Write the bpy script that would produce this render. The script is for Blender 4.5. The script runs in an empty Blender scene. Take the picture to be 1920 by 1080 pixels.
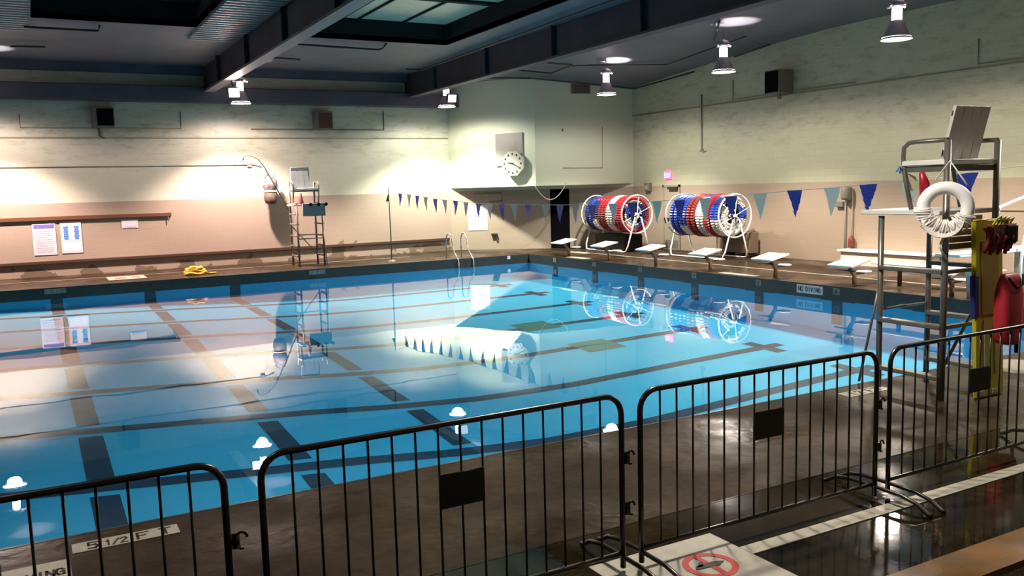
import bpy, bmesh, math, random
from mathutils import Vector, Matrix
random.seed(7)
PI = math.pi
col = bpy.context.scene.collection
sc = bpy.context.scene

# ------------------------------------------------------------------ materials
def mat(name, color=(.5, .5, .5), rough=.5, metal=0.0, emit=None, estr=0.0, noise=None, bump=None, spec=.5, rough_noise=None):
    m = bpy.data.materials.new(name); m.use_nodes = True
    nt = m.node_tree; b = nt.nodes['Principled BSDF']
    b.inputs['Base Color'].default_value = (*color, 1); b.inputs['Roughness'].default_value = rough
    b.inputs['Metallic'].default_value = metal
    b.inputs['Specular IOR Level'].default_value = spec
    if emit:
        b.inputs['Emission Color'].default_value = (*emit, 1); b.inputs['Emission Strength'].default_value = estr
    g = None
    def geo():
        nonlocal g
        if g is None: g = nt.nodes.new('ShaderNodeNewGeometry')
        return g.outputs['Position']
    if noise:                                   # (scale, color2, detail)
        n = nt.nodes.new('ShaderNodeTexNoise'); n.inputs['Scale'].default_value = noise[0]; n.inputs['Detail'].default_value = 5
        nt.links.new(geo(), n.inputs['Vector'])
        r = nt.nodes.new('ShaderNodeValToRGB'); r.color_ramp.elements[0].position = .35; r.color_ramp.elements[1].position = .65
        r.color_ramp.elements[0].color = (*color, 1); r.color_ramp.elements[1].color = (*noise[1], 1)
        nt.links.new(n.outputs['Fac'], r.inputs['Fac']); nt.links.new(r.outputs['Color'], b.inputs['Base Color'])
    if rough_noise:                             # (scale, lo, hi)
        n = nt.nodes.new('ShaderNodeTexNoise'); n.inputs['Scale'].default_value = rough_noise[0]; n.inputs['Detail'].default_value = 4
        nt.links.new(geo(), n.inputs['Vector'])
        mr = nt.nodes.new('ShaderNodeMapRange'); mr.inputs['From Min'].default_value = .35; mr.inputs['From Max'].default_value = .65
        mr.inputs['To Min'].default_value = rough_noise[1]; mr.inputs['To Max'].default_value = rough_noise[2]
        nt.links.new(n.outputs['Fac'], mr.inputs['Value']); nt.links.new(mr.outputs['Result'], b.inputs['Roughness'])
    if bump:                                    # (scale, strength, distance)
        n = nt.nodes.new('ShaderNodeTexNoise'); n.inputs['Scale'].default_value = bump[0]; n.inputs['Detail'].default_value = 4
        nt.links.new(geo(), n.inputs['Vector'])
        bp = nt.nodes.new('ShaderNodeBump'); bp.inputs['Strength'].default_value = bump[1]; bp.inputs['Distance'].default_value = bump[2]
        nt.links.new(n.outputs['Fac'], bp.inputs['Height']); nt.links.new(bp.outputs['Normal'], b.inputs['Normal'])
    return m

def wall_mat(name, upper, lower, zsplit, grime=False, brick=.35):
    m = bpy.data.materials.new(name); m.use_nodes = True
    nt = m.node_tree; N = nt.nodes.new; L = nt.links.new; b = nt.nodes['Principled BSDF']; b.inputs['Roughness'].default_value = .42
    g = N('ShaderNodeNewGeometry'); s = N('ShaderNodeSeparateXYZ'); L(g.outputs['Position'], s.inputs[0])
    a = N('ShaderNodeMath'); a.operation = 'ADD'; L(s.outputs[0], a.inputs[0]); L(s.outputs[1], a.inputs[1])
    c = N('ShaderNodeCombineXYZ'); L(a.outputs[0], c.inputs[0]); L(s.outputs[2], c.inputs[1])
    br = N('ShaderNodeTexBrick'); L(c.outputs[0], br.inputs['Vector']); br.inputs['Scale'].default_value = 1.0
    br.inputs['Brick Width'].default_value = .42; br.inputs['Row Height'].default_value = .2; br.inputs['Mortar Size'].default_value = .012
    br.inputs['Mortar Smooth'].default_value = .6
    br.inputs['Color1'].default_value = (1, 1, 1, 1); br.inputs['Color2'].default_value = (.86, .86, .86, 1); br.inputs['Mortar'].default_value = (.74, .74, .74, 1)
    # paint band
    gt = N('ShaderNodeMath'); gt.operation = 'GREATER_THAN'; L(s.outputs[2], gt.inputs[0]); gt.inputs[1].default_value = zsplit
    mx = N('ShaderNodeMix'); mx.data_type = 'RGBA'; L(gt.outputs[0], mx.inputs['Factor'])
    mx.inputs['A'].default_value = (*lower, 1); mx.inputs['B'].default_value = (*upper, 1)
    mu = N('ShaderNodeMix'); mu.data_type = 'RGBA'; mu.blend_type = 'MULTIPLY'; bf = N('ShaderNodeMath'); bf.operation = 'MULTIPLY'; bf.inputs[1].default_value = brick; L(gt.outputs[0], bf.inputs[0]); L(bf.outputs[0], mu.inputs['Factor'])
    L(mx.outputs['Result'], mu.inputs['A']); L(br.outputs['Color'], mu.inputs['B'])
    # rough patchy brick on the upper wall
    n = N('ShaderNodeTexNoise'); n.inputs['Scale'].default_value = 1.7; n.inputs['Detail'].default_value = 8; n.inputs['Roughness'].default_value = .7
    mp = N('ShaderNodeMapping'); mp.inputs['Scale'].default_value = (1, 1, 3.2); L(g.outputs['Position'], mp.inputs[0]); L(mp.outputs[0], n.inputs['Vector'])
    r = N('ShaderNodeValToRGB'); r.color_ramp.elements[0].position = .36; r.color_ramp.elements[1].position = .5
    r.color_ramp.elements[0].color = (.66, .62, .52, 1); r.color_ramp.elements[1].color = (1, 1, 1, 1); L(n.outputs['Fac'], r.inputs['Fac'])
    hi = N('ShaderNodeMapRange'); L(s.outputs[2], hi.inputs['Value']); hi.inputs['From Min'].default_value = 3.0; hi.inputs['From Max'].default_value = 4.6
    hi.inputs['To Max'].default_value = .75
    m2 = N('ShaderNodeMix'); m2.data_type = 'RGBA'; m2.blend_type = 'MULTIPLY'; L(hi.outputs['Result'], m2.inputs['Factor'])
    L(mu.outputs['Result'], m2.inputs['A']); L(r.outputs['Color'], m2.inputs['B'])
    out = m2.outputs['Result']
    if grime:   # peeling paint near the floor
        n2 = N('ShaderNodeTexNoise'); n2.inputs['Scale'].default_value = 1.3; n2.inputs['Detail'].default_value = 7; L(g.outputs['Position'], n2.inputs['Vector'])
        ad = N('ShaderNodeMath'); ad.operation = 'MULTIPLY_ADD'; L(s.outputs[2], ad.inputs[0]); ad.inputs[1].default_value = -.32; L(n2.outputs['Fac'], ad.inputs[2])
        g2 = N('ShaderNodeMath'); g2.operation = 'GREATER_THAN'; L(ad.outputs[0], g2.inputs[0]); g2.inputs[1].default_value = .475
        m3 = N('ShaderNodeMix'); m3.data_type = 'RGBA'; L(g2.outputs[0], m3.inputs['Factor']); L(out, m3.inputs['A']); m3.inputs['B'].default_value = (.16, .12, .085, 1)
        out = m3.outputs['Result']
    L(out, b.inputs['Base Color'])
    bp = N('ShaderNodeBump'); bp.inputs['Strength'].default_value = .18; bp.inputs['Distance'].default_value = .008
    L(br.outputs['Fac'], bp.inputs['Height']); bp.invert = True; L(bp.outputs['Normal'], b.inputs['Normal'])
    return m

UP = (.54, .56, .43); LOW = (.34, .285, .22)
M = {}
M['wall_left'] = wall_mat('painted block left', (.52, .53, .42), (.33, .265, .21), 2.41, grime=True, brick=.18)
M['wall_end'] = wall_mat('painted block end', (.46, .47, .33), (.36, .29, .22), 2.41, brick=.35)
M['wall_plain'] = wall_mat('painted block plain', UP, LOW, 2.41, brick=.12)
M['bulkhead'] = mat('bulkhead paint', (.50, .53, .40), .45, bump=(6, .1, .01))
M['ceiling'] = mat('ceiling paint', (.125, .13, .15), .6, noise=(.9, (.10, .107, .128)), bump=(3, .2, .02))
M['corrug'] = mat('ribbed deck', (.33, .27, .23), .5, noise=(.8, (.24, .20, .18)))  # ribbed metal with the floodlight's warm tint put into its colour
M['beam'] = mat('beam paint', (.05, .05, .07), .6, noise=(1.2, (.035, .037, .052)))
M['lit_flange'] = mat('flange paint', (.20, .19, .185), .5)  # lighter than the other beams: lamp light from below put into the colour
M['duct'] = mat('duct metal', (.085, .075, .10), .6, noise=(1.5, (.065, .06, .08)))
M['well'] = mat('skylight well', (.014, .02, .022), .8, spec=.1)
M['skyglass'] = mat('skylight panel', (.42, .50, .40), .35, noise=(2, (.34, .42, .34)), emit=(.35, .5, .36), estr=.035)  # faint glow added to the panel, no lamp behind it
M['band'] = mat('dark tile', (.025, .03, .028), .3, noise=(7, (.04, .042, .038)))
def deck_mat(name, c1, c2, lo, hi, bstr, sc1=1.1):
    m = bpy.data.materials.new(name); m.use_nodes = True
    nt = m.node_tree; N = nt.nodes.new; L = nt.links.new; b = nt.nodes['Principled BSDF']
    g = N('ShaderNodeNewGeometry')
    n1 = N('ShaderNodeTexNoise'); n1.inputs['Scale'].default_value = sc1; n1.inputs['Detail'].default_value = 6; L(g.outputs['Position'], n1.inputs['Vector'])
    r = N('ShaderNodeValToRGB'); r.color_ramp.elements[0].position = .35; r.color_ramp.elements[1].position = .66
    r.color_ramp.elements[0].color = (*c1, 1); r.color_ramp.elements[1].color = (*c2, 1); L(n1.outputs['Fac'], r.inputs['Fac'])
    b.inputs['Specular IOR Level'].default_value = .16 if lo > .1 else .45
    n2 = N('ShaderNodeTexNoise'); n2.inputs['Scale'].default_value = 11; n2.inputs['Detail'].default_value = 9; n2.inputs['Roughness'].default_value = .75; L(g.outputs['Position'], n2.inputs['Vector'])
    r2 = N('ShaderNodeValToRGB'); r2.color_ramp.elements[0].position = .35; r2.color_ramp.elements[1].position = .7
    r2.color_ramp.elements[0].color = (.45, .45, .45, 1); r2.color_ramp.elements[1].color = (1.6, 1.5, 1.4, 1); L(n2.outputs['Fac'], r2.inputs['Fac'])
    mu = N('ShaderNodeMix'); mu.data_type = 'RGBA'; mu.blend_type = 'MULTIPLY'; mu.inputs['Factor'].default_value = .8
    L(r.outputs['Color'], mu.inputs['A']); L(r2.outputs['Color'], mu.inputs['B']); L(mu.outputs['Result'], b.inputs['Base Color'])
    n3 = N('ShaderNodeTexNoise'); n3.inputs['Scale'].default_value = .75; n3.inputs['Detail'].default_value = 3; L(g.outputs['Position'], n3.inputs['Vector'])
    mr = N('ShaderNodeMapRange'); mr.inputs['From Min'].default_value = .4; mr.inputs['From Max'].default_value = .6
    mr.inputs['To Min'].default_value = lo; mr.inputs['To Max'].default_value = hi
    L(n3.outputs['Fac'], mr.inputs['Value']); L(mr.outputs['Result'], b.inputs['Roughness'])
    n4 = N('ShaderNodeTexNoise'); n4.inputs['Scale'].default_value = 9; n4.inputs['Detail'].default_value = 3; L(g.outputs['Position'], n4.inputs['Vector'])
    bp = N('ShaderNodeBump'); bp.inputs['Strength'].default_value = bstr; bp.inputs['Distance'].default_value = .01
    L(n4.outputs['Fac'], bp.inputs['Height']); L(bp.outputs['Normal'], b.inputs['Normal'])
    return m
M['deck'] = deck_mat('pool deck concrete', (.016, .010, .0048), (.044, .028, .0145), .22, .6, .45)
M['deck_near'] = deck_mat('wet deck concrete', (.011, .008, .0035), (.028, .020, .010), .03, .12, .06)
M['pool'] = mat('pool paint', (.05, .60, .95), .6, noise=(.5, (.06, .64, .97)))
M['lane'] = mat('lane tile', (.012, .05, .10), .5)
M['drain'] = mat('drain grate', (.05, .24, .20), .5)
M['white'] = mat('white board', (.74, .72, .68), .35)
M['slatwhite'] = mat('off-white slats', (.58, .53, .47), .45)  # browner white than the seat and platform boards
M['whitepaint'] = mat('white deck paint', (.42, .38, .31), .35, noise=(14, (.34, .31, .25)))
M['whitesign'] = mat('white sign', (.60, .57, .62), .4)
M['galv'] = mat('galvanised steel', (.24, .215, .185), .38, metal=.6, noise=(5, (.19, .17, .145)))
M['barrier'] = mat('barrier steel', (.06, .055, .05), .3, metal=.85)
M['plate'] = mat('dark plate', (.02, .02, .018), .5)
M['black'] = mat('black', (.004, .004, .006), .8, spec=.05)
M['chrome'] = mat('polished rail', (.75, .73, .70), .18, metal=.9)
M['whitetube'] = mat('white tube', (.80, .78, .76), .35)
M['red'] = mat('red plastic', (.36, .010, .02), .35)
M['redcloth'] = mat('red vinyl', (.42, .02, .035), .45, bump=(9, .3, .02))
M['redsign'] = mat('red sign paint', (.42, .03, .03), .45)
M['darkred'] = mat('dark red strap', (.20, .015, .012), .6)
M['blue'] = mat('blue plastic', (.02, .06, .36), .35)
M['navy'] = mat('navy', (.012, .02, .14), .5)
M['bluec'] = mat('blue pennant', (.03, .06, .42), .5)
M['tealc'] = mat('pale pennant', (.66, .82, .78), .5)
M['whitec'] = mat('white pennant', (.50, .50, .46), .5)
M['yellow'] = mat('yellow plastic', (.44, .36, .015), .4)
M['olive'] = mat('olive panel', (.30, .21, .03), .5)
M['wood'] = mat('bench wood', (.20, .085, .014), .35, noise=(3.5, (.10, .055, .016)), rough_noise=(2, .2, .5))
M['railwood'] = mat('brown wood', (.11, .05, .022), .5)
M['rope'] = mat('rope', (.78, .73, .68), .7, bump=(60, .4, .005))
M['foam'] = mat('ring foam', (.88, .86, .84), .4)
M['pvc'] = mat('pipe cream', (.30, .28, .20), .5)
M['darkpipe'] = mat('dark pipe', (.03, .028, .03), .5)
M['greybox'] = mat('grey box', (.17, .155, .135), .5)
M['greypanel'] = mat('grey panel', (.25, .235, .22), .35, noise=(2, (.21, .20, .19)))
M['clockface'] = mat('clock face', (.36, .36, .31), .5)
M['tube_shade'] = mat('lamp shade', (.45, .38, .40), .35, metal=.5)
M['slat'] = mat('brown slats', (.22, .15, .07), .5)
M['paleblue'] = mat('pale blue board', (.55, .72, .75), .4)
M['bluegrey'] = mat('blue grey panel', (.17, .21, .21), .5)
M['brick_red'] = mat('red brown box', (.17, .03, .022), .5)
M['maroon'] = mat('maroon grille', (.085, .028, .024), .6)
M['rust'] = mat('rusty base', (.05, .024, .012), .6)
M['darkgrey'] = mat('dark grey cover', (.012, .011, .010), .8, spec=.1)
M['brownbox'] = mat('brown matt', (.17, .12, .08), .6)
M['bag'] = mat('net bag', (.16, .12, .095), .7, noise=(8, (.09, .065, .05)))
M['purple'] = mat('purple header', (.16, .13, .42), .5)
M['chartblue'] = mat('chart blue', (.06, .22, .58), .5)
M['inkgrey'] = mat('print grey', (.42, .38, .48), .6)
M['pinksign'] = mat('exit sign', (.55, .03, .10), .4, emit=(1, .06, .22), estr=2.2)
M['exitletters'] = mat('exit letters', (1, .5, .6), .4, emit=(1, .35, .5), estr=2.5)
def glow(name, c, s): return mat(name, (.9, .9, .9), .4, emit=c, estr=s)
M['pink_glow'] = glow('pink lamp glow', (1, .86, .90), 38)
M['white_glow'] = glow('white lamp glow', (1, .94, .90), 38)
M['neck_glow'] = glow('neck glow', (1, .80, .82), 9)
M['dim_glow'] = glow('dim lens', (1, .8, .8), 1.2)
M['flood_glow'] = glow('flood glow', (1, .80, .74), 90)

def water_mat():
    m = bpy.data.materials.new('pool water'); m.use_nodes = True
    nt = m.node_tree; nt.nodes.remove(nt.nodes['Principled BSDF']); N = nt.nodes.new; L = nt.links.new
    o = nt.nodes['Material Output']
    gl = N('ShaderNodeBsdfGlass'); gl.inputs['IOR'].default_value = 1.333; gl.inputs['Roughness'].default_value = 0.0
    gl.inputs['Color'].default_value = (.97, 1, 1, 1)
    g = N('ShaderNodeNewGeometry')
    n = N('ShaderNodeTexNoise'); n.inputs['Scale'].default_value = .9; n.inputs['Detail'].default_value = 1.5; L(g.outputs['Position'], n.inputs['Vector'])
    bp = N('ShaderNodeBump'); bp.inputs['Strength'].default_value = .35; bp.inputs['Distance'].default_value = .006
    L(n.outputs['Fac'], bp.inputs['Height']); L(bp.outputs['Normal'], gl.inputs['Normal'])
    L(gl.outputs[0], o.inputs['Surface'])
    return m
M['water'] = water_mat()

# ------------------------------------------------------------------ mesh helpers
class MB:
    def __init__(s): s.bm = bmesh.new(); s.mats = []
    def mi(s, m):
        if m is None: return 0
        if m not in s.mats: s.mats.append(m)
        return s.mats.index(m)
    def faces(s, fs, m, smooth=False):
        i = s.mi(m)
        for f in fs: f.material_index = i; f.smooth = smooth
    def box(s, a, b, m=None, M4=None, bev=0):
        a = Vector(a); b = Vector(b)
        vs = [s.bm.verts.new((x, y, z)) for z in (a.z, b.z) for y in (a.y, b.y) for x in (a.x, b.x)]
        fs = [s.bm.faces.new([vs[i] for i in q]) for q in ((0, 2, 3, 1), (4, 5, 7, 6), (0, 1, 5, 4), (2, 6, 7, 3), (0, 4, 6, 2), (1, 3, 7, 5))]
        s.faces(fs, m)
        if bev:
            es = {e for f in fs for e in f.edges}
            r = bmesh.ops.bevel(s.bm, geom=list(es), offset=bev, segments=2, affect='EDGES', clamp_overlap=True)
            vs = list({v for f in r['faces'] for v in f.verts} | {v for v in vs if v.is_valid})
            s.faces(r['faces'], m, True)
        if M4 is not None:
            for v in vs: v.co = M4 @ v.co
        return s
    def tube(s, pts, r, m=None, n=8, closed=False, caps=True):
        pts = [Vector(p) for p in pts]; k = len(pts); rings = []; up = None
        rr = r if isinstance(r, (list, tuple)) else [r] * k
        for i, p in enumerate(pts):
            if closed: d = (pts[(i + 1) % k] - pts[i - 1])
            else: d = (pts[min(i + 1, k - 1)] - pts[max(i - 1, 0)])
            d.normalize()
            if up is None:
                up = Vector((0, 0, 1)) if abs(d.z) < .9 else Vector((1, 0, 0))
            x = up - d * up.dot(d)
            if x.length < 1e-5: x = d.orthogonal()
            x.normalize(); y = d.cross(x); up = x
            rings.append([s.bm.verts.new(p + (x * math.cos(2 * PI * j / n) + y * math.sin(2 * PI * j / n)) * rr[i]) for j in range(n)])
        fs = []
        for i in range(k if closed else k - 1):
            a = rings[i]; b = rings[(i + 1) % k]
            for j in range(n): fs.append(s.bm.faces.new((a[j], a[(j + 1) % n], b[(j + 1) % n], b[j])))
        s.faces(fs, m, True)
        if caps and not closed:
            s.faces([s.bm.faces.new(rings[0][::-1]), s.bm.faces.new(rings[-1])], m)
        return s
    def lathe(s, prof, m=None, n=24, origin=(0, 0, 0), M4=None, caps=False):
        o = Vector(origin); rings = []
        for (r, z) in prof:
            rings.append([s.bm.verts.new(o + Vector((r * math.cos(2 * PI * j / n), r * math.sin(2 * PI * j / n), z))) for j in range(n)])
        fs = []
        for a, b in zip(rings, rings[1:]):
            for j in range(n): fs.append(s.bm.faces.new((a[j], a[(j + 1) % n], b[(j + 1) % n], b[j])))
        s.faces(fs, m, True)
        if caps: s.faces([s.bm.faces.new(rings[0][::-1]), s.bm.faces.new(rings[-1])], m)
        if M4 is not None:
            for rg in rings:
                for v in rg: v.co = M4 @ v.co
        return s
    def poly(s, pts, m=None):
        s.faces([s.bm.faces.new([s.bm.verts.new(p) for p in pts])], m); return s
    def prism(s, pts, ext, m=None):
        e = Vector(ext); a = [s.bm.verts.new(p) for p in pts]; b = [s.bm.verts.new(Vector(p) + e) for p in pts]; n = len(pts)
        fs = [s.bm.faces.new(a[::-1]), s.bm.faces.new(b)] + [s.bm.faces.new((a[i], a[(i + 1) % n], b[(i + 1) % n], b[i])) for i in range(n)]
        s.faces(fs, m); return s
    def build(s, name, m=None, parent=None, loc=None):
        bmesh.ops.recalc_face_normals(s.bm, faces=s.bm.faces) if not getattr(s, 'keep', False) else None
        me = bpy.data.meshes.new(name); s.bm.to_mesh(me); s.bm.free()
        for mm in (s.mats or [m]): me.materials.append(M[mm] if isinstance(mm, str) else mm)
        o = bpy.data.objects.new(name, me); col.objects.link(o)
        if parent: o.parent = parent
        if loc: o.location = loc
        return o

def tag(o, label, cat, group=None, kind=None):
    o['label'] = label; o['category'] = cat
    if group: o['group'] = group
    if kind: o['kind'] = kind
    return o
def struct(o): o['kind'] = 'structure'; return o
def empty(name, loc, label, cat, group=None, rz=0):
    o = bpy.data.objects.new(name, None); col.objects.link(o); o.location = loc; o.rotation_euler = (0, 0, rz)
    o.empty_display_size = .1
    return tag(o, label, cat, group)
def copy_tree(o, parent=None):
    c = o.copy(); col.objects.link(c); c.parent = parent
    for ch in list(o.children): copy_tree(ch, c)
    return c
def arc(cx, cz, r, a0, a1, n=6):
    return [(cx + r * math.cos(a0 + (a1 - a0) * i / n), cz + r * math.sin(a0 + (a1 - a0) * i / n)) for i in range(n + 1)]

# simple stroke font for lettering painted or printed on flat things
STROKES = {'0': [[(0, 0), (1, 0), (1, 1), (0, 1), (0, 0)]], '1': [[(.2, .8), (.5, 1), (.5, 0)]], '2': [[(0, .8), (.3, 1), (.8, 1), (1, .7), (0, 0), (1, 0)]],
 '5': [[(1, 1), (0, 1), (0, .55), (.7, .6), (1, .3), (.7, 0), (0, .05)]], 'F': [[(0, 0), (0, 1), (1, 1)], [(0, .5), (.7, .5)]], 'T': [[(0, 1), (1, 1)], [(.5, 0), (.5, 1)]],
 'E': [[(1, 0), (0, 0), (0, 1), (1, 1)], [(0, .5), (.8, .5)]], 'X': [[(0, 0), (1, 1)], [(0, 1), (1, 0)]], 'I': [[(.5, 0), (.5, 1)]], 'N': [[(0, 0), (0, 1), (1, 0), (1, 1)]],
 'O': [[(0, 0), (1, 0), (1, 1), (0, 1), (0, 0)]], 'D': [[(0, 0), (.7, 0), (1, .3), (1, .7), (.7, 1), (0, 1), (0, 0)]], 'V': [[(0, 1), (.5, 0), (1, 1)]],
 'G': [[(1, .8), (.7, 1), (.2, 1), (0, .7), (0, .3), (.3, 0), (1, 0), (1, .5), (.6, .5)]], '/': [[(0, 0), (1, 1)]], '3': [[(0, 1), (1, 1), (.5, .55), (1, .3), (.7, 0), (0, 0)]],
 '4': [[(.8, 0), (.8, 1), (0, .35), (1, .35)]], '6': [[(.9, 1), (.2, .7), (0, .2), (.4, 0), (1, .2), (.8, .5), (.05, .4)]], 'S': [[(1, .9), (.3, 1), (0, .75), (1, .3), (.7, 0), (0, .1)]]}
def letters(mb, text, org, ux, uy, w, h, gap, sw, m, nrm):
    """strokes as thin raised bars; org = lower left, ux/uy unit vectors, nrm = lift vector"""
    org = Vector(org); ux = Vector(ux); uy = Vector(uy); nrm = Vector(nrm); x = 0
    for ch in text:
        for st in STROKES.get(ch, []):
            for (a, b) in zip(st, st[1:]):
                A = org + ux * (x + a[0] * w) + uy * (a[1] * h); B = org + ux * (x + b[0] * w) + uy * (b[1] * h)
                d = (B - A).normalized(); s = nrm.normalized().cross(d) * sw / 2
                A = A - d * sw / 2; B = B + d * sw / 2
                mb.prism([A - s, B - s, B + s, A + s], nrm, m)
        x += w + gap

# ------------------------------------------------------------------ setting
XE, YN, YF, WL = 16.43, 7.17, 28.50, -.326      # pool end edge, near edge, far edge, water level
XW, YW = 21.3, 32.74                            # end wall, far wall
XL, YB, XP = -13.0, -3.0, -8.9                  # room left, room back, pool left end

mb = MB()
for (x0, y0, x1, y1) in ((XL, YF, XW, YW), (XE, 5.1, XW, YF), (XL, 5.1, XP, YF), (XP, 5.1, XE, YN)):
    mb.box((x0, y0, -.3), (x1, y1, 0))
mb.build('floor', 'deck')['kind'] = 'structure'
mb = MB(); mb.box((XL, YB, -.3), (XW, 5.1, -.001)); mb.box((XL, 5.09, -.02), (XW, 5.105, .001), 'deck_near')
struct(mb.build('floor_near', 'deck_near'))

def dep(x):
    T = [(-9, 1.1), (-.8, 1.9), (1.7, 2.45), (3.8, 2.95), (5.4, 3.45), (7, 3.85), (9, 4.1), (16.5, 4.25)]
    for (a, da), (b, db) in zip(T, T[1:]):
        if x <= b: return da + (db - da) * (x - a) / (b - a)
    return T[-1][1]
# basin: sloping floor, side walls and the tile lines set into them
mb = MB(); mb.keep = True
xs = [XP + (XE - XP) * i / 60 for i in range(61)]
for a, b in zip(xs, xs[1:]):
    mb.poly([(a, YN, WL - dep(a)), (b, YN, WL - dep(b)), (b, YF, WL - dep(b)), (a, YF, WL - dep(a))], 'pool')
    mb.poly([(a, YF, WL - dep(a)), (b, YF, WL - dep(b)), (b, YF, -.02), (a, YF, -.02)], 'pool')
    mb.poly([(b, YN, WL - dep(b)), (a, YN, WL - dep(a)), (a, YN, -.02), (b, YN, -.02)], 'pool')
mb.poly([(XE, YF, WL - dep(XE)), (XE, YN, WL - dep(XE)), (XE, YN, -.02), (XE, YF, -.02)], 'pool')
mb.poly([(XP, YN, WL - dep(XP)), (XP, YF, WL - dep(XP)), (XP, YF, -.02), (XP, YN, -.02)], 'pool')
LANES = [26.6 - 2.5 * k for k in range(8)]
def strip(x0, x1, y0, y1, m='lane', lift=.012):
    n = max(1, int((x1 - x0) / .35)); q = [x0 + (x1 - x0) * i / n for i in range(n + 1)]
    for a, b in zip(q, q[1:]):
        mb.poly([(a, y0, WL - dep(a) + lift), (b, y0, WL - dep(b) + lift), (b, y1, WL - dep(b) + lift), (a, y1, WL - dep(a) + lift)], m)
for y in LANES:
    strip(XP + 1.5, 14.1, y - .15, y + .15)
    strip(13.95, 14.25, y - .55, y + .55, lift=.016); strip(14.25, 14.6, y - .15, y + .15)
    mb.box((XE - .012, y - .15, WL - 3.3), (XE, y + .15, WL - .1), 'lane'); mb.box((XE - .016, y - .5, WL - .17), (XE, y + .5, WL - .06), 'lane')
for x in (-7.05, -4.52, -1.98, .55, 3.08, 5.60):
    for y0, y1 in zip([YF - .01] + LANES, LANES + [YN + .01]):
        t = .3 if y0 in LANES else 0; u = .3 if y1 in LANES else 0
        strip(x - .16, x + .16, y1 + u, y0 - t)
    mb.box((x - .16, YF - .012, WL - dep(x)), (x + .16, YF, WL + .02), 'lane')
for y in (19.25, 16.5):
    strip(10.75, 11.75, y - .5, y + .5, 'drain', .02)
struct(mb.build('pool_basin'))

mb = MB()
B0, B1 = WL - .03, .0
mb.box((XP, YF - .03, B0), (XE, YF, B1 + .004)); mb.box((XE - .03, YN, B0), (XE, YF, B1 + .004))
mb.box((XP, YN, B0), (XE, YN + .03, B1 + .002)); mb.box((XP, YN, B0), (XP + .03, YF, B1 + .004))
struct(mb.build('trim_1', 'band'))
mb = MB(); mb.keep = True
mb.poly([(XP + .03, YN + .03, WL), (XE - .03, YN + .03, WL), (XE - .03, YF - .03, WL), (XP + .03, YF - .03, WL)])
for f in mb.bm.faces: f.smooth = True
water = mb.build('water', 'water'); water['kind'] = 'structure'

# white line painted along the end deck and near deck
mb = MB(); mb.box((4.12, 4.21, -.001), (XW - .02, 4.34, .006)); tag(mb.build('painted_line', 'whitepaint'), 'long cream line painted across the wet deck in front of the barriers', 'floor line')
mb = MB(); mb.box((18.2, 8.2, 0), (18.28, 28.0, .005)); tag(mb.build('painted_line', 'whitepaint'), 'thin white line painted on the deck behind the starting blocks', 'floor line')
mb = MB(); mb.box((XP, 30.9, 0), (12.6, 30.97, .005)); tag(mb.build('painted_line', 'whitepaint'), 'faint pale line along the deck under the far wall', 'floor line')

# walls
mb = MB(); mb.box((XL, YW, -.3), (XW + .2, YW + .2, 8)); struct(mb.build('wall_left', 'wall_left'))
mb = MB(); mb.box((XW, YB, -.3), (XW + .2, YW, 8)); struct(mb.build('wall_right', 'wall_end'))
mb = MB(); mb.box((XL - .2, YB, -.3), (XL, YW, 8)); struct(mb.build('wall_west', 'wall_plain'))
mb = MB(); mb.box((XL, YB - .2, -.3), (XW + .2, YB, 8)); struct(mb.build('wall_back', 'wall_plain'))
# angled corner wall with a doorway
A = Vector((15.23, YW, 0)); B = Vector((XW, 28.43, 0)); u = (B - A).normalized(); L_ = (B - A).length
def diag(t, d=0, z=0):          # point on the angled wall, d = towards the pool
    return A + u * t + Vector((u.y, -u.x, 0)) * d + Vector((0, 0, z))
td0, td1 = (Vector((18.56, 30.37, 0)) - A).length, (Vector((19.2, 29.92, 0)) - A).length
mb = MB()
for (t0, t1, z0, z1) in ((0, td0, -.05, 2.7), (td1, L_, -.05, 2.7), (td0, td1, 2.39, 2.7)):
    mb.prism([diag(t0, 0, z0), diag(t1, 0, z0), diag(t1, -.15, z0), diag(t0, -.15, z0)], (0, 0, z1 - z0))
struct(mb.build('wall_corner', 'wall_plain'))
mb = MB(); mb.prism([diag(td0 - .0, -.10, 0), diag(td1, -.10, 0), diag(td1, -.14, 0), diag(td0, -.14, 0)], (0, 0, 2.39)); struct(mb.build('dark_doorway', 'black'))  # black sheet standing in for the unlit space beyond the doorway
# bulkhead over the corner
A2 = Vector((15.23, YW, 0)); B2 = Vector((17.14, 29.05, 0)); C2 = Vector((XW, 28.43, 0))
mb = MB(); mb.prism([A2 + Vector((0, 0, 2.54)), B2 + Vector((0, 0, 2.54)), C2 + Vector((0, 0, 2.54)), (XW, YW, 2.54)], (0, 0, 4.5)); struct(mb.build('wall_bulkhead', 'bulkhead'))
uR = (C2 - B2).normalized(); uL = (B2 - A2).normalized()
def bl(t, d=0, z=0): return A2 + uL * t + Vector((uL.y, -uL.x, 0)) * d + Vector((0, 0, z))
def brr(t, d=0, z=0): return B2 + uR * t + Vector((uR.y, -uR.x, 0)) * d + Vector((0, 0, z))

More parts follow.
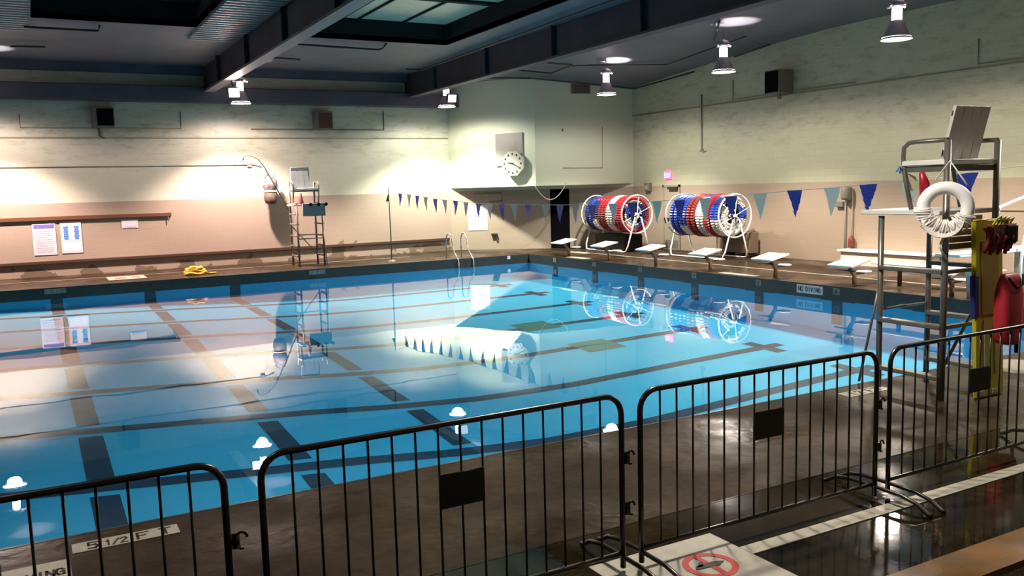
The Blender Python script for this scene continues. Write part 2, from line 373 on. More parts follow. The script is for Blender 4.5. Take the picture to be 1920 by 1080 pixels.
# ceiling bays (z=7) with skylight wells; beams
BX = [-9.5, -1.9, 5.7, 13.3]
SKY = [(.5, 4.3, 3.0, 25.0), (7.6, 11.9, 3.0, 25.5), (-7.1, -3.3, 3.0, 25.0)]
mb = MB()
for (bx0, bx1, (sx0, sx1, sy0, sy1)) in ((XL, -1.9, SKY[2]), (-1.9, 5.7, SKY[0]), (5.7, 13.45, SKY[1])):
    m1 = 'ceiling'
    mb.box((bx0, sy1, 7), (bx1, YW, 7.15), m1); mb.box((bx0, YB, 7), (bx1, sy0, 7.15), m1)
    mb.box((bx0, sy0, 7), (sx0, sy1, 7.15), m1); mb.box((sx1, sy0, 7), (bx1, sy1, 7.15), m1)
def zE(y):
    T = [(-3, 6.97), (14.6, 6.97), (18.6, 6.95), (21.2, 6.82), (25.4, 6.51), (28.3, 6.27), (33, 5.9)]
    for (a, za), (b, zb) in zip(T, T[1:]):
        if y <= b: return za + (zb - za) * (y - a) / (b - a)
    return 5.9
ny, nx = 36, 8
def cz(x, y):
    t = (x - 13.45) / (XW - 13.45); return 7 + (zE(y) - 7) * t
gr = [[mb.bm.verts.new((13.45 + (XW - 13.45) * i / nx, YB + (YW - YB) * j / ny, cz(13.45 + (XW - 13.45) * i / nx, YB + (YW - YB) * j / ny))) for j in range(ny + 1)] for i in range(nx + 1)]
mb.faces([mb.bm.faces.new((gr[i][j], gr[i][j + 1], gr[i + 1][j + 1], gr[i + 1][j])) for i in range(nx) for j in range(ny)], 'ceiling', True)
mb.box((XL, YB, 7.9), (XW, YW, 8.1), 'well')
struct(mb.build('ceiling'))
# ribbed deck strips beside the first skylight
for k, (x0, x1) in enumerate(((4.35, 5.65), (-1.55, .42))):
    mb = MB(); n = int((x1 - x0) / .1)
    for j in range(int(18.6 / .3)):
        y0 = 8 + j * .3
        mb.prism([(x0, y0, 7.0), (x0, y0 + .07, 6.90), (x0, y0 + .19, 6.90), (x0, y0 + .26, 7.0)], (x1 - x0, 0, 0))
    struct(mb.build('ceiling_ribbed_panel', 'corrug'))
for i, (x0, x1, y0, y1) in enumerate(SKY):
    mb = MB()
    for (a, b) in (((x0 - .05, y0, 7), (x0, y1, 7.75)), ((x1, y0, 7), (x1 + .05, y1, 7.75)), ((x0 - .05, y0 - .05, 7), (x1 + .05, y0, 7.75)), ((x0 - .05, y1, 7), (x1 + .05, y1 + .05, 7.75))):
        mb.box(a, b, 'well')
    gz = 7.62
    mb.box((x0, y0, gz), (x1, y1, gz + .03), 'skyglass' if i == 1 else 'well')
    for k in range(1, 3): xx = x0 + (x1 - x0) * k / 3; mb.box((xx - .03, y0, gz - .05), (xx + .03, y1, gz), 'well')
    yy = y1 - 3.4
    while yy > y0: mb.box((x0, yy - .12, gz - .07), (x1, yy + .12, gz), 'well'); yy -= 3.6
    struct(mb.build('window_%d' % (i + 1)))
for x in BX:
    mb = MB()
    mb.box((x + .12, YB, 6.16), (x + .23, YW, 7), 'beam'); mb.box((x, YB, 6.10), (x + .35, YW, 6.16), 'lit_flange' if x == 5.7 else 'beam')
    y = 1.0
    while y < YW: mb.box((x + .0, y, 6.16), (x + .12, y + .05, 7), 'beam'); mb.box((x + .23, y, 6.16), (x + .35, y + .05, 7), 'beam'); y += 4.1
    struct(mb.build('beam'))
# dark duct box along the top of the far wall
mb = MB(); mb.box((XL, 32.2, 5.76), (15.55, YW, 6.28), bev=.02)
mb.box((XL, 32.45, 6.72), (15.3, YW, 7.0))
struct(mb.build('trim_2', 'duct'))

# ------------------------------------------------------------------ camera
cam = bpy.data.cameras.new('camera'); co = bpy.data.objects.new('camera', cam); col.objects.link(co)
F, YAW, PIT, ROL = 1638.17, math.radians(28.792), math.radians(6.582), math.radians(-1.6147)
fw = Vector((math.sin(YAW) * math.cos(PIT), math.cos(YAW) * math.cos(PIT), -math.sin(PIT)))
rt = Vector((math.cos(YAW), -math.sin(YAW), 0)); upv = rt.cross(fw)
r2 = math.cos(ROL) * rt + math.sin(ROL) * upv; u2 = -math.sin(ROL) * rt + math.cos(ROL) * upv
co.matrix_world = Matrix(((r2.x, u2.x, -fw.x, 0), (r2.y, u2.y, -fw.y, 0), (r2.z, u2.z, -fw.z, 2.52), (0, 0, 0, 1)))
cam.sensor_width = 36; cam.lens = F * 36 / 1920; cam.clip_end = 200
sc.camera = co

# ------------------------------------------------------------------ crowd barriers
def make_barrier(label, group, plate=True, w=2.28):
    r = empty('barrier', (0, 0, 0), label, 'barrier', group)
    zt, zb, R = 1.185, .13, .13
    pts = [(0, 0, .03)] + [(0, 0, z) for z in (.4, .8)] + [(x, 0, z) for x, z in arc(R, zt - R, R, PI, PI / 2)] + [(w / 2, 0, zt)] + [(x, 0, z) for x, z in arc(w - R, zt - R, R, PI / 2, 0)] + [(w, 0, .8), (w, 0, .4), (w, 0, .03)]
    MB().tube(pts, .019, n=10).build('frame', 'barrier', r)
    MB().tube([(0, 0, zb), (w / 2, 0, zb), (w, 0, zb)], .016, n=8).build('bottom_rail', 'barrier', r)
    for k in range(15):
        x = w / 2 + (k - 7) * .1395
        MB().tube([(x, 0, zb), (x, 0, .7), (x, 0, zt)], .0075, n=6).build('bar', 'barrier', r)
    if plate: MB().box((w / 2 - .145, -.012, .69), (w / 2 + .145, .0, .895), bev=.004).build('plate', 'plate', r)
    for x in (0, w):
        s = -1 if x else 1
        # foot: low arched tube either side of the post
        MB().tube([(x, -.50, .016), (x, -.47, .022), (x, -.38, .075), (x, -.25, .10), (x, 0, .105), (x, .25, .10), (x, .38, .075), (x, .47, .022), (x, .50, .016)], .016, n=8).build('foot', 'barrier', r)
    return r
def hinge(r, x, z, s):
    mb = MB(); mb.tube([(x, 0, z), (x + s * .045, 0, z)], .014, n=8)
    mb.tube([(x + s * .07 + .03 * math.cos(a), -.0, z + .045 * math.sin(a)) for a in [i * PI / 6 + .3 for i in range(10)]], .008, n=6)
    mb.tube([(x + s * .04, 0, z - .035), (x + s * .04, 0, z + .035)], .02, n=8)
    mb.build('hook', 'barrier', r)
GB = 'steel crowd barriers along the near deck'
b0 = make_barrier('second barrier from the right with dark plate, in front of the no diving mark', GB)
spots = [(3.375, b0, b0['label'], True),
 (.945, None, 'wide steel barrier with dark centre plate, blocking the middle of the near pool edge', True),
 (-1.52, None, 'leftmost steel barrier, its right post beside the depth mark', False),
 (5.81, None, 'rightmost steel barrier, in front of the tall guard chair and yellow board', True)]
for x, o, lab, pl in spots:
    if o is None: o = copy_tree(b0); o['label'] = lab
    o.location = (x, 4.465, 0)
    for z in (.42, .76):
        if x < 5: hinge(o, 2.28, z, 1)

# bleacher bench in the lower right corner
bench = empty('bleacher_bench', (4.4, 2.76, 0), 'worn orange-brown wooden bleacher board at the lower right corner', 'bench')
MB().box((-5.2, -.13, .41), (5.2, .14, .45), bev=.006).build('seat_board', 'wood', bench)
for x in (-4.6, -1.2, 3.6):
    MB().box((x, -.10, 0), (x + .05, .10, .41)).build('leg', 'black', bench)
fb = empty('bleacher_bench', (4.4, 2.35, 0), 'second wooden bleacher board nearest the camera, only a corner showing', 'bench')
MB().box((-4.6, -.13, .43), (5.2, .10, .47), bev=.006).build('seat_board', 'wood', fb)
for x in (-4.2, -.6, 3.9): MB().box((x, -.10, 0), (x + .05, .08, .43)).build('leg', 'black', fb)

# painted marks on the near deck
mb = MB(); mb.keep = False
mb.box((3.07, 3.72, -.001), (4.12, 4.64, .004), 'whitepaint')
C0 = (3.76, 4.23); R0 = .185
n = 40
for i in range(n):
    a0, a1 = 2 * PI * i / n, 2 * PI * (i + 1) / n
    mb.prism([(C0[0] + r * math.cos(a), C0[1] + r * math.sin(a), .004) for r, a in ((R0 - .045, a0), (R0, a0), (R0, a1), (R0 - .045, a1))], (0, 0, .003), 'redsign')
mb.prism([(C0[0] - .02, C0[1] - .16, .0045), (C0[0] + .02, C0[1] - .16, .0045), (C0[0] + .02, C0[1] + .16, .0045), (C0[0] - .02, C0[1] + .16, .0045)], (0, 0, .003), 'redsign')
# diving figure inside the ring
mb.prism([(C0[0] - .13, C0[1] - .01, .005), (C0[0] + .05, C0[1] - .035, .005), (C0[0] + .12, C0[1] + .0, .005), (C0[0] + .05, C0[1] + .03, .005), (C0[0] - .1, C0[1] + .03, .005)], (0, 0, .004), 'plate')
mb.prism([(C0[0] - .10, C0[1] + .01, .005), (C0[0] - .04, C0[1] + .07, .005), (C0[0] - .02, C0[1] + .055, .005), (C0[0] - .06, C0[1] + .0, .005)], (0, 0, .004), 'plate')
letters(mb, 'NO', (3.22, 4.0, .004), (1, 0, 0), (0, 1, 0), .12, .16, .04, .035, 'redsign', (0, 0, .003))
tag(mb.build('deck_sign'), 'white painted square with a red no-diving circle on the near deck', 'sign')
mb = MB(); mb.box((.09, 6.80, -.001), (.82, 6.99, .004), 'whitepaint')
letters(mb, '5', (.2, 6.83, .004), (1, 0, 0), (0, 1, 0), .06, .12, .05, .02, 'plate', (0, 0, .002))
letters(mb, '1/2', (.31, 6.83, .004), (1, 0, 0), (0, 1, 0), .04, .10, .012, .014, 'plate', (0, 0, .002))
letters(mb, 'FT', (.53, 6.83, .004), (1, 0, 0), (0, 1, 0), .07, .12, .09, .02, 'plate', (0, 0, .002))
tag(mb.build('depth_marker'), 'cream depth mark reading 5 1/2 FT on the near pool edge', 'depth marker')
mb = MB(); mb.box((-.62, 6.30, -.001), (.07, 6.72, .004), 'whitepaint')
letters(mb, 'NO DIVING', (-.50, 6.46, .004), (1, 0, 0), (0, 1, 0), .045, .10, .015, .018, 'plate', (0, 0, .002))
tag(mb.build('deck_sign'), 'cream deck tile with dark lettering at the lower left corner', 'sign')
mb = MB(); mb.box((8.15, 6.78, -.001), (8.85, 6.98, .004), 'whitepaint')
letters(mb, '12', (8.27, 6.82, .004), (1, 0, 0), (0, 1, 0), .06, .12, .05, .02, 'plate', (0, 0, .002)); letters(mb, 'FT', (8.55, 6.82, .004), (1, 0, 0), (0, 1, 0), .07, .12, .05, .02, 'plate', (0, 0, .002))
tag(mb.build('depth_marker'), 'cream depth mark at the pool edge beside the near guard chair', 'depth marker')
mb = MB(); mb.lathe([(.0, .05), (.30, .05), (.36, .035), (.38, 0)], n=32)
tag(mb.build('drain_cover', 'whitepaint', loc=(11.15, 6.62, 0)), 'round white lid on the deck at the right edge beyond the yellow board', 'lid')
# ------------------------------------------------------------------ guard chairs
def make_chair(loc, rz, label, rungs, wide, foot_board, seat_z=2.66, legs_top=2.06, bm='slatwhite'):
    """local frame: +y is the front (towards the water)"""
    r = empty('lifeguard_chair', loc, label, 'lifeguard chair', None, rz)
    hw, hd = .445, .415
    for x in (-hw, hw):
        MB().tube([(x, hd, 0), (x, hd, legs_top)], .034, n=8).build('leg', 'galv', r)
        MB().tube([(x, -hd, 0), (x, -hd, 2.9)], .037, n=8).build('leg', 'galv', r)
        for z in rungs: MB().box((x - .06, -hd, z - .025), (x + .06, hd, z + .025), bev=.008).build('tread', 'galv', r)
        # arm rest: back leg forward, round the corner and down to the platform
        MB().tube([(x, -hd, 2.90), (x, -.02, 2.90), (x, .07, 2.89), (x, .13, 2.84), (x, .14, 2.74), (x, .11, 2.5), (x, .02, 2.14)], .026, n=8).build('armrest', 'galv', r)
    for z in wide: MB().box((-hw, -hd - .03, z - .02), (hw, -hd + .03, z + .02)).build('crossbar', 'galv', r)
    MB().tube([(-hw, hd, .95), (hw, hd, .95)], .018, n=6).build('crossbar', 'galv', r)
    MB().tube([(-hw, -hd, .35), (hw, -hd, 1.40)], .018, n=6).build('brace', 'galv', r)
    MB().tube([(-hw, hd, 1.3), (-hw, hd + .28, .02)], .016, n=6).build('brace', 'galv', r)
    MB().box((-hw - .08, -hd + .02, 2.08), (hw + .12, hd + foot_board, 2.13), bev=.006).build('platform', 'white', r)
    MB().box((-hw - .03, -hd - .02, seat_z - .03), (hw + .03, .14, seat_z + .03), bev=.008).build('seat', 'white', r)
    MB().box((-hw, -hd + .01, seat_z - .10), (hw, .10, seat_z - .035)).build('seat_frame', 'galv', r)
    mb = MB(); T = Matrix.Translation((.09, -.18, seat_z + .02)) @ Matrix.Rotation(math.radians(14), 4, 'X')
    for k in range(4): mb.box((-.31 + k * .1575, -.02, 0), (-.31 + k * .1575 + .150, .02, .62), None, T, bev=.004)
    mb.box((-.31, .0, .06), (.31, .018, .12), None, T); mb.box((-.31, .0, .5), (.31, .018, .56), None, T)
    mb.build('backrest', bm, r)
    return r
near_chair = make_chair((9.27, 6.53, 0), 0, 'tall near lifeguard chair with white seat, standing behind the right barrier', (.25, .83, 1.45), (.83, 1.45), .24)
mb = MB()
for k in range(5): mb.box((-.42, -.46, 1.70 + k * .075), (.14, -.44, 1.765 + k * .075), bev=.004)
mb.build('slatted_panel', 'slat', near_chair)
far_chair = make_chair((8.52, 30.25, 0), PI, 'distant lifeguard chair against the far wall with grey panel', (.35, .70, 1.05, 1.45, 1.8, 2.15), (1.05, 2.6), .0, bm='bluegrey')
# blue ribbon tied to the near chair arm, and pale cloth
mb = MB()
for k in range(5): mb.tube([(.0, 0, 0), (-.05 + .03 * k, -.02, .03 - .02 * k), (-.08 + .05 * k, -.01 * k, -.03 - .02 * k)], .012, n=6)
tag(mb.build('ribbon', mat('blue ribbon', (.10, .30, .62), .6), loc=(8.80, 6.68, 2.60)), 'blue ribbon tied to the arm of the near lifeguard chair', 'ribbon')
mb = MB(); mb.prism([(0, 0, 0), (.14, -.05, -.06), (.20, -.07, -.19), (.12, -.04, -.22), (.03, 0, -.08)], (0, .03, 0))
tag(mb.build('cloth', mat('cream cloth', (.68, .64, .46), .7), loc=(8.80, 6.64, 2.57)), 'small cream cloth hanging beside the blue ribbon', 'cloth')
mb = MB(); mb.tube([(0, 0, .0), (.02, 0, .12), (.03, 0, .45), (.0, 0, .58)], [.025, .055, .055, .03], n=12)
o = mb.build('rescue_can', 'red', loc=(8.80, 6.35, 1.98)); o.rotation_euler = (0, math.radians(-8), 0)
tag(o, 'red rescue can hung behind the white ring buoy', 'rescue float')

# ring buoy, its cord and hung rope
yaw = math.atan2(-.57, -.82)
rb = empty('ring_buoy', (8.57, 5.95, 2.17), 'white ring buoy wrapped in rope hanging on the near lifeguard chair', 'ring buoy', None, yaw + PI / 2)
MB().tube([(.215 * math.cos(a), 0, .215 * math.sin(a)) for a in [2 * PI * i / 32 for i in range(32)]], .068, n=14, closed=True).build('ring', 'foam', rb)
mb = MB()
for k in range(26):          # rope coils around the lower part
    a = math.radians(185 + k * 6.2 + random.uniform(-3, 3)); cx, cz = .215 * math.cos(a), .215 * math.sin(a); rr = .082 + random.uniform(0, .014)
    tl = random.uniform(-.35, .35)
    pts = []
    for i in range(16):
        b = 2 * PI * i / 16; d = rr * math.cos(b); pts.append((cx + d * math.cos(a + tl), rr * math.sin(b), cz + d * math.sin(a + tl)))
    mb.tube(pts, .0085, n=5, closed=True)
for k in range(9):           # loose loops under the ring
    w = .20 - .012 * k; mb.tube([(-w * math.cos(t) - .02, -.09 + .004 * k, -.12 - (.19 - .008 * k) * math.sin(t)) for t in [PI * i / 14 for i in range(15)]], .008, n=5)
mb.build('rope_coil', 'rope', rb)
mb = MB(); mb.tube([(-.10, -.02, .30), (.03, .05, .50), (.2, -.02, .24)], .010, n=6); mb.build('hanging_cord', 'rope', rb)
mb = MB(); mb.tube([(.0, -.03, -.28), (-.05, -.02, -.42), (.03, 0, -.56)], .012, n=6); mb.build('rope_tail', 'rope', rb)

# yellow spine board with straps and red bag
sb = empty('spine_board', (9.41, 5.93, 0), 'upright yellow spine board with blue edge leaning on the near lifeguard chair', 'spine board')
T = Matrix.Rotation(math.radians(-2.5), 4, 'X')
mb = MB(); mb.box((-.27, -.03, 0), (.25, .025, 2.02), None, T, bev=.02); mb.build('board', 'yellow', sb)
mb = MB(); mb.box((-.15, -.036, .95), (.15, -.028, 1.78), None, T); mb.build('face_panel', 'olive', sb)
mb = MB(); mb.box((-.285, -.035, .92), (-.20, .03, 1.40), None, T, bev=.01); mb.build('edge_band', 'navy', sb)
for z in (.02, ):
    mb = MB(); mb.box((-.22, -.038, .04), (-.12, -.03, .09), None, T); mb.box((.02, -.038, .04), (.12, -.03, .09), None, T); mb.build('white_mark', 'whitepaint', sb)
mb = MB()
for x in (-.1, .1): mb.box((x - .02, -.037, .30), (x + .02, -.029, .9), None, T)
mb.build('slot_strip', 'whitepaint', sb)
mb = MB()
for k in range(11):
    x = -.24 + k * .045; z = 1.83 + .03 * math.sin(k * 2.1)
    mb.tube([(x, -.04, z + .10), (x + .02, -.09 - .02 * (k % 3), z + .02), (x - .015, -.08, z - .10), (x + .01, -.05, z - .17)], .022, n=7)
mb.box((-.22, -.12, 1.74), (.27, -.035, 1.96), bev=.02)
h = mb.build('head_blocks', 'darkred', sb)
mb = MB(); mb.box((.02, -.135, 1.74), (.22, -.05, 1.95), bev=.015); mb.build('dark_pad', 'darkgrey', sb)
mb = MB()
for k in range(4): mb.tube([(-.18 + .05 * k, -.05, 1.90), (-.16 + .07 * k, -.11, 2.00), (-.05 + .08 * k, -.10, 2.06 - .01 * k), (.05 + .05 * k, -.05, 1.96)], .013, n=6)
mb.build('yellow_straps', 'yellow', sb)
bag = empty('rescue_bag', (9.42, 5.74, .64), 'large dark red vinyl bag hanging on the yellow board', 'bag')
mb = MB(); prof = [(0, .10), (.05, .17), (.25, .19), (.55, .18), (.70, .19), (.78, .13)]
rings = []
for z, w in prof:
    d = .09 if z < .7 else .05
    rings.append([mb.bm.verts.new((w * math.copysign(abs(math.cos(t)) ** .5, math.cos(t)) + .01 * math.sin(z * 9 + t * 3), d * math.copysign(abs(math.sin(t)) ** .6, math.sin(t)), z)) for t in [2 * PI * i / 24 for i in range(24)]])
fs = []
for a, b in zip(rings, rings[1:]):
    for j in range(24): fs.append(mb.bm.faces.new((a[j], a[(j + 1) % 24], b[(j + 1) % 24], b[j])))
fs += [mb.bm.faces.new(rings[0][::-1]), mb.bm.faces.new(rings[-1])]
mb.faces(fs, None, True); mb.build('pouch', 'redcloth', bag)
MB().tube([(-.13, -.07, .74), (-.02, -.09, .63), (.12, -.08, .66), (.18, -.04, .76)], .014, n=6).build('strap', 'darkgrey', bag)
MB().box((.13, -.03, -.12), (.16, .0, .12)).build('tail_strap', 'darkgrey', bag)

# ------------------------------------------------------------------ starting blocks
def make_block():
    r = empty('starting_block', (16.95, 0, 0), '', 'starting block', 'starting blocks along the end of the pool')
    T = Matrix.Translation((-.15, 0, .53)) @ Matrix.Rotation(math.radians(-11), 4, 'Y')
    mb = MB(); mb.box((-.33, -.36, -.02), (.33, .36, .025), None, T, bev=.008); mb.build('top_plate', 'white', r)
    mb = MB(); mb.tube([(.05, 0, 0), (.05, 0, .22), (-.08, 0, .36), (-.15, 0, .51)], .052, n=8); mb.build('post', mat('block post', (.30, .19, .12), .5) if 'bp' not in M else M['bp'], r)
    mb = MB(); mb.lathe([(0, 0), (.15, 0), (.17, .02), (.15, .04), (0, .04)], n=20, M4=Matrix.Translation((.36, -.02, .27)) @ Matrix.Diagonal((1, 1.1, 1, 1))); mb.build('step', 'white', r)
    mb = MB(); mb.box((.04, -.03, .24), (.36, .03, .27)); mb.build('step_arm', 'plate', r)
    mb = MB(); mb.tube([(-.12, -.02, .36), (-.28, -.02, .36)], .014, n=6); mb.tube([(-.28, -.28, .36), (-.28, .28, .36)], .014, n=6); mb.build('grab_bar', 'plate', r)
    return r
M['bp'] = mat('block post', (.30, .19, .12), .5)
bk0 = make_block(); bk0.location.y = LANES[0]
names = ['farthest starting block, in front of the dark corner doorway', 'second starting block from the corner doorway, in front of the left reel',
 'third starting block, standing between the two lane line reels', 'fourth starting block, in front of the right lane line reel',
 'fifth starting block, standing before the blank tan wall', 'sixth starting block, just left of the near lifeguard chair',
 'starting block seen through the near lifeguard chair', 'last starting block, at the right edge beyond the near lifeguard chair']
for k, y in enumerate(LANES):
    o = bk0 if k == 0 else copy_tree(bk0)
    o.location = (16.95, y, 0); o['label'] = names[k]
# lane number tiles on the tile band
nt_ = None
for k, y in enumerate(LANES[:6]):
    mb = MB(); mb.box((XE - .04, y - .09, -.19), (XE - .03, y + .09, -.04), 'greypanel')
    letters(mb, str(k + 1) if str(k + 1) in STROKES else '0', (XE - .04, y + .03, -.16), (0, -1, 0), (0, 0, 1), .06, .09, 0, .018, 'plate', (-.003, 0, 0))
    tag(mb.build('lane_number_tile'), 'small grey lane number tile below the %s starting block' % ['farthest', 'second', 'third', 'fourth', 'fifth', 'sixth'][k], 'tile', 'lane number tiles on the dark tile band')
mb = MB(); mb.box((XE - .045, 14.50, -.24), (XE - .03, 15.30, -.04), 'whitesign')
letters(mb, 'NO DIVING', (XE - .045, 15.24, -.18), (0, -1, 0), (0, 0, 1), .055, .09, .022, .018, 'plate', (-.003, 0, 0))
tag(mb.build('edge_sign'), 'white no diving tile on the dark tile band left of the near chair', 'sign')
for (x0, x1, lab) in ((.25, .81, 'pale depth tile on the far tile band near the left edge'), (7.99, 8.55, 'pale depth tile on the far tile band below the distant chair')):
    mb = MB(); mb.box((x0, YF - .045, -.18), (x1, YF - .03, -.03), 'greypanel'); letters(mb, '5 FT' if x0 < 1 else '12 FT', (x0 + .08, YF - .045, -.15), (1, 0, 0), (0, 0, 1), .06, .09, .03, .015, 'inkgrey', (0, -.003, 0))
    tag(mb.build('edge_sign'), lab, 'sign')
mb = MB(); mb.box((15.48, YF - .045, -.14), (15.60, YF - .03, -.02)); tag(mb.build('edge_sign', 'whitesign'), 'tiny white tile on the far tile band close to the pool corner', 'sign')
for (x0, y0, x1, y1, lab) in ((16.55, 24.9, 16.85, 26.1, 'white mat strip on the deck edge before the second starting block'), (16.55, 16.95, 16.82, 18.3, 'white mat strip on the deck edge left of the fifth starting block'), (17.9, 26.9, 18.15, 28.1, 'white mat strip on the deck before the corner doorway')):
    mb = MB(); mb.box((x0, y0, 0), (x1, y1, .012)); tag(mb.build('deck_strip', 'whitepaint'), lab, 'mat')

# ------------------------------------------------------------------ lane line reels
def wrap_ring(mb, y, R, r, pattern, seg=96, x=0, z=0):
    """one wrap of ribbed discs; pattern = list of material names repeated in arcs"""
    rings = []
    for i in range(seg):
        a = 2 * PI * i / seg; rr = r * (1.0 if i % 2 else .72)
        rings.append([mb.bm.verts.new((x + (R + rr * math.cos(b)) * math.cos(a), y + rr * math.sin(b), z + (R + rr * math.cos(b)) * math.sin(a))) for b in [2 * PI * j / 8 for j in range(8)]])
    for i in range(seg):
        m = pattern[int(i / seg * len(pattern)) % len(pattern)]
        a, b = rings[i], rings[(i + 1) % seg]
        mb.faces([mb.bm.faces.new((a[j], a[(j + 1) % 8], b[(j + 1) % 8], b[j])) for j in range(8)], m, False)
def make_reel(loc, length, label, bands, endp, gname, rz=0):
    r = empty('lane_line_reel', loc, label, 'reel', None, rz)
    H = 1.40; R = .70
    for y in (-length / 2, length / 2):
        mb = MB(); mb.tube([(R * math.cos(a), y, H + R * math.sin(a)) for a in [2 * PI * i / 40 for i in range(40)]], .028, n=8, closed=True)
        for k in range(3): a = k * PI / 3 + .4; mb.tube([(R * math.cos(a), y, H + R * math.sin(a)), (-R * math.cos(a), y, H - R * math.sin(a))], .014, n=6)
        mb.build('end_ring', 'whitetube', r)
    MB().tube([(0, -length / 2 - .06, H), (0, length / 2 + .06, H)], .05, n=10).build('axle', 'whitetube', r)
    for s in (-1, 1):          # U shaped side frames
        x = s * .52
        MB().tube([(x * .25, -length / 2 - .06, H - .1), (x * .9, -length / 2 - .05, .25), (x, -length / 2 + .03, .05), (x, -length / 2 + .14, .03), (x, length / 2 - .14, .03), (x, length / 2 - .03, .05), (x * .9, length / 2 + .05, .25), (x * .25, length / 2 + .06, H - .1)], .026, n=8).build('side_frame', 'whitetube', r)
    y = -length / 2 + .10
    kk = 0
    n = sum(b[1] for b in bands); dy = (length - .2) / n
    for (pat, cnt, Rr, lab) in bands:
        mb = MB()
        for c in range(cnt):
            wrap_ring(mb, 0 + c * dy, Rr, dy * .52, pat, x=0, z=0)
            if kk == 0 and c == 0:
                for q, (rr, p2) in enumerate(endp): wrap_ring(mb, -.02, rr, .055, p2, seg=60)
        o = mb.build('lane_line'); o.location = (loc[0], loc[1], H)
        o.location = Vector(loc) + Matrix.Rotation(rz, 3, 'Z') @ Vector((0, y + dy / 2, H)); o.rotation_euler = (0, random.uniform(0, 3), rz)
        tag(o, lab, 'lane line', gname)
        y += cnt * dy; kk += 1
    return r
ep = [(.50, ['blue', 'white', 'whitec', 'black', 'white', 'blue', 'navy']), (.40, ['navy', 'black', 'blue', 'white', 'white', 'blue']), (.30, ['white', 'black', 'blue', 'white', 'black']), (.20, ['blue', 'white', 'black', 'white'])]
make_reel((19.62, 27.3, 0), 2.62, 'left lane line reel of white tube, standing by the corner doorway',
 [(['red'], 3, .60, 'red ribbed lane line at the near end of the left reel'), (['white', 'white', 'whitec'], 2, .60, 'white lane line wound in the middle of the left reel'),
  (['red', 'red', 'darkred', 'red'], 3, .57, 'red lane line wound beyond the white one on the left reel'), (['white', 'red', 'navy', 'white', 'navy'], 2, .56, 'mixed white and purple lane line on the left reel'),
  (['blue', 'navy'], 2, .57, 'blue lane line at the far end of the left reel')], ep, 'lane lines wound on the left reel')
ep2 = [(.50, ['whitec', 'white', 'blue', 'white', 'whitec', 'black']), (.40, ['white', 'blue', 'black', 'whitec']), (.30, ['whitec', 'black', 'white']), (.20, ['black', 'whitec'])]
make_reel((19.95, 22.55, 0), 2.62, 'right lane line reel of white tube, standing against the blank end wall',
 [(['white', 'white', 'whitec', 'blue', 'white', 'white', 'navy', 'blue', 'white'], 2, .57, 'white and blue lane line at the near end of the right reel'), (['red'], 1, .62, 'thin red lane line near the front of the right reel'),
  (['white', 'white', 'navy', 'white', 'white', 'whitec', 'blue'], 2, .60, 'white lane line with blue patches on the right reel'), (['red', 'darkred'], 2, .62, 'red lane line in the middle of the right reel'),
  (['white', 'white', 'navy', 'white', 'blue', 'blue'], 2, .59, 'white lane line behind the red one on the right reel'), (['blue'], 2, .60, 'blue lane line at the far end of the right reel')], ep2, 'lane lines wound on the right reel')
mb = MB(); mb.box((-.45, -.95, 0), (.40, .95, .64), bev=.03)
tag(mb.build('dark_box', 'darkgrey', loc=(19.70, 27.25, 0)), 'low dark box under the left reel', 'cart')  # dark box filling the dark area under the reel
mb = MB(); mb.box((-.2, -.75, .12), (.2, .55, .82), bev=.02)
c = mb.build('wheeled_box', 'brownbox', loc=(20.9, 22.1, 0)); tag(c, 'brown box on wheels behind the right reel', 'crate')  # brown box filling the brown area behind the reel
for y in (-.6, .4): MB().tube([(-.2, y, .06), (.2, y, .06)], .06, n=12).build('wheel', 'rust', c)

# ------------------------------------------------------------------ end wall things
def on_end(name, label, cat, y, z, group=None): return empty(name, (XW, y, z), label, cat, group)
mb = MB(); mb.box((-.06, -.20, -.15), (0, .20, .15), 'pinksign', bev=.01)
letters(mb, 'EXIT', (-.062, .17, -.08), (0, -1, 0), (0, 0, 1), .06, .16, .033, .02, 'exitletters', (-.004, 0, 0))
tag(mb.build('exit_sign', loc=(XW, 26.22, 2.80)), 'glowing red EXIT sign above the end wall door', 'sign')
mb = MB(); mb.box((-.14, -.15, -.16), (0, .15, .16), 'greybox', bev=.01); mb.box((-.16, -.09, -.10), (-.14, .09, .06), 'pvc')
tag(mb.build('alarm_box', loc=(XW, 27.41, 2.38)), 'small grey alarm box on the end wall near the bulkhead', 'box')
d = bpy.data.objects.new('door_2', None); col.objects.link(d); d.location = (XW, 26.05, 0); d['kind'] = 'structure'
MB().box((-.03, -.42, .0), (0, .42, 2.36), bev=.004).build('door_leaf', 'wall_plain', d)
mb = MB(); mb.box((-.05, -.50, 0), (-.0, -.42, 2.44)); mb.box((-.05, .42, 0), (0, .50, 2.44)); mb.box((-.05, -.5, 2.36), (0, .5, 2.44)); mb.build('door_frame', 'pvc', d)
MB().box((-.14, -.44, 2.27), (-.03, .10, 2.37)).build('door_closer', 'plate', d)
MB().box((-.10, .12, 1.08), (-.03, .36, 1.20)).build('door_handle', 'plate', d)
MB().box((-.036, -.40, .06), (-.03, .38, .36)).build('kick_plate', 'greybox', d)
e = on_end('wall_fountain', 'grey cylindrical dispenser with two pipes on the end wall', 'dispenser', 17.87, 0)
MB().lathe([(0, 1.86), (.13, 1.88), (.15, 1.95), (.15, 2.2), (.13, 2.25), (0, 2.26)], n=20, origin=(-.16, 0, 0)).build('canister', 'greybox', e)
for y in (-.13, .12): MB().tube([(-.05, y, .2), (-.05, y, 2.2)], .022, n=8).build('pipe', 'pvc', e)
MB().box((-.12, .16, 1.66), (0, .46, 1.82), bev=.01).build('switch_box', 'greybox', e)
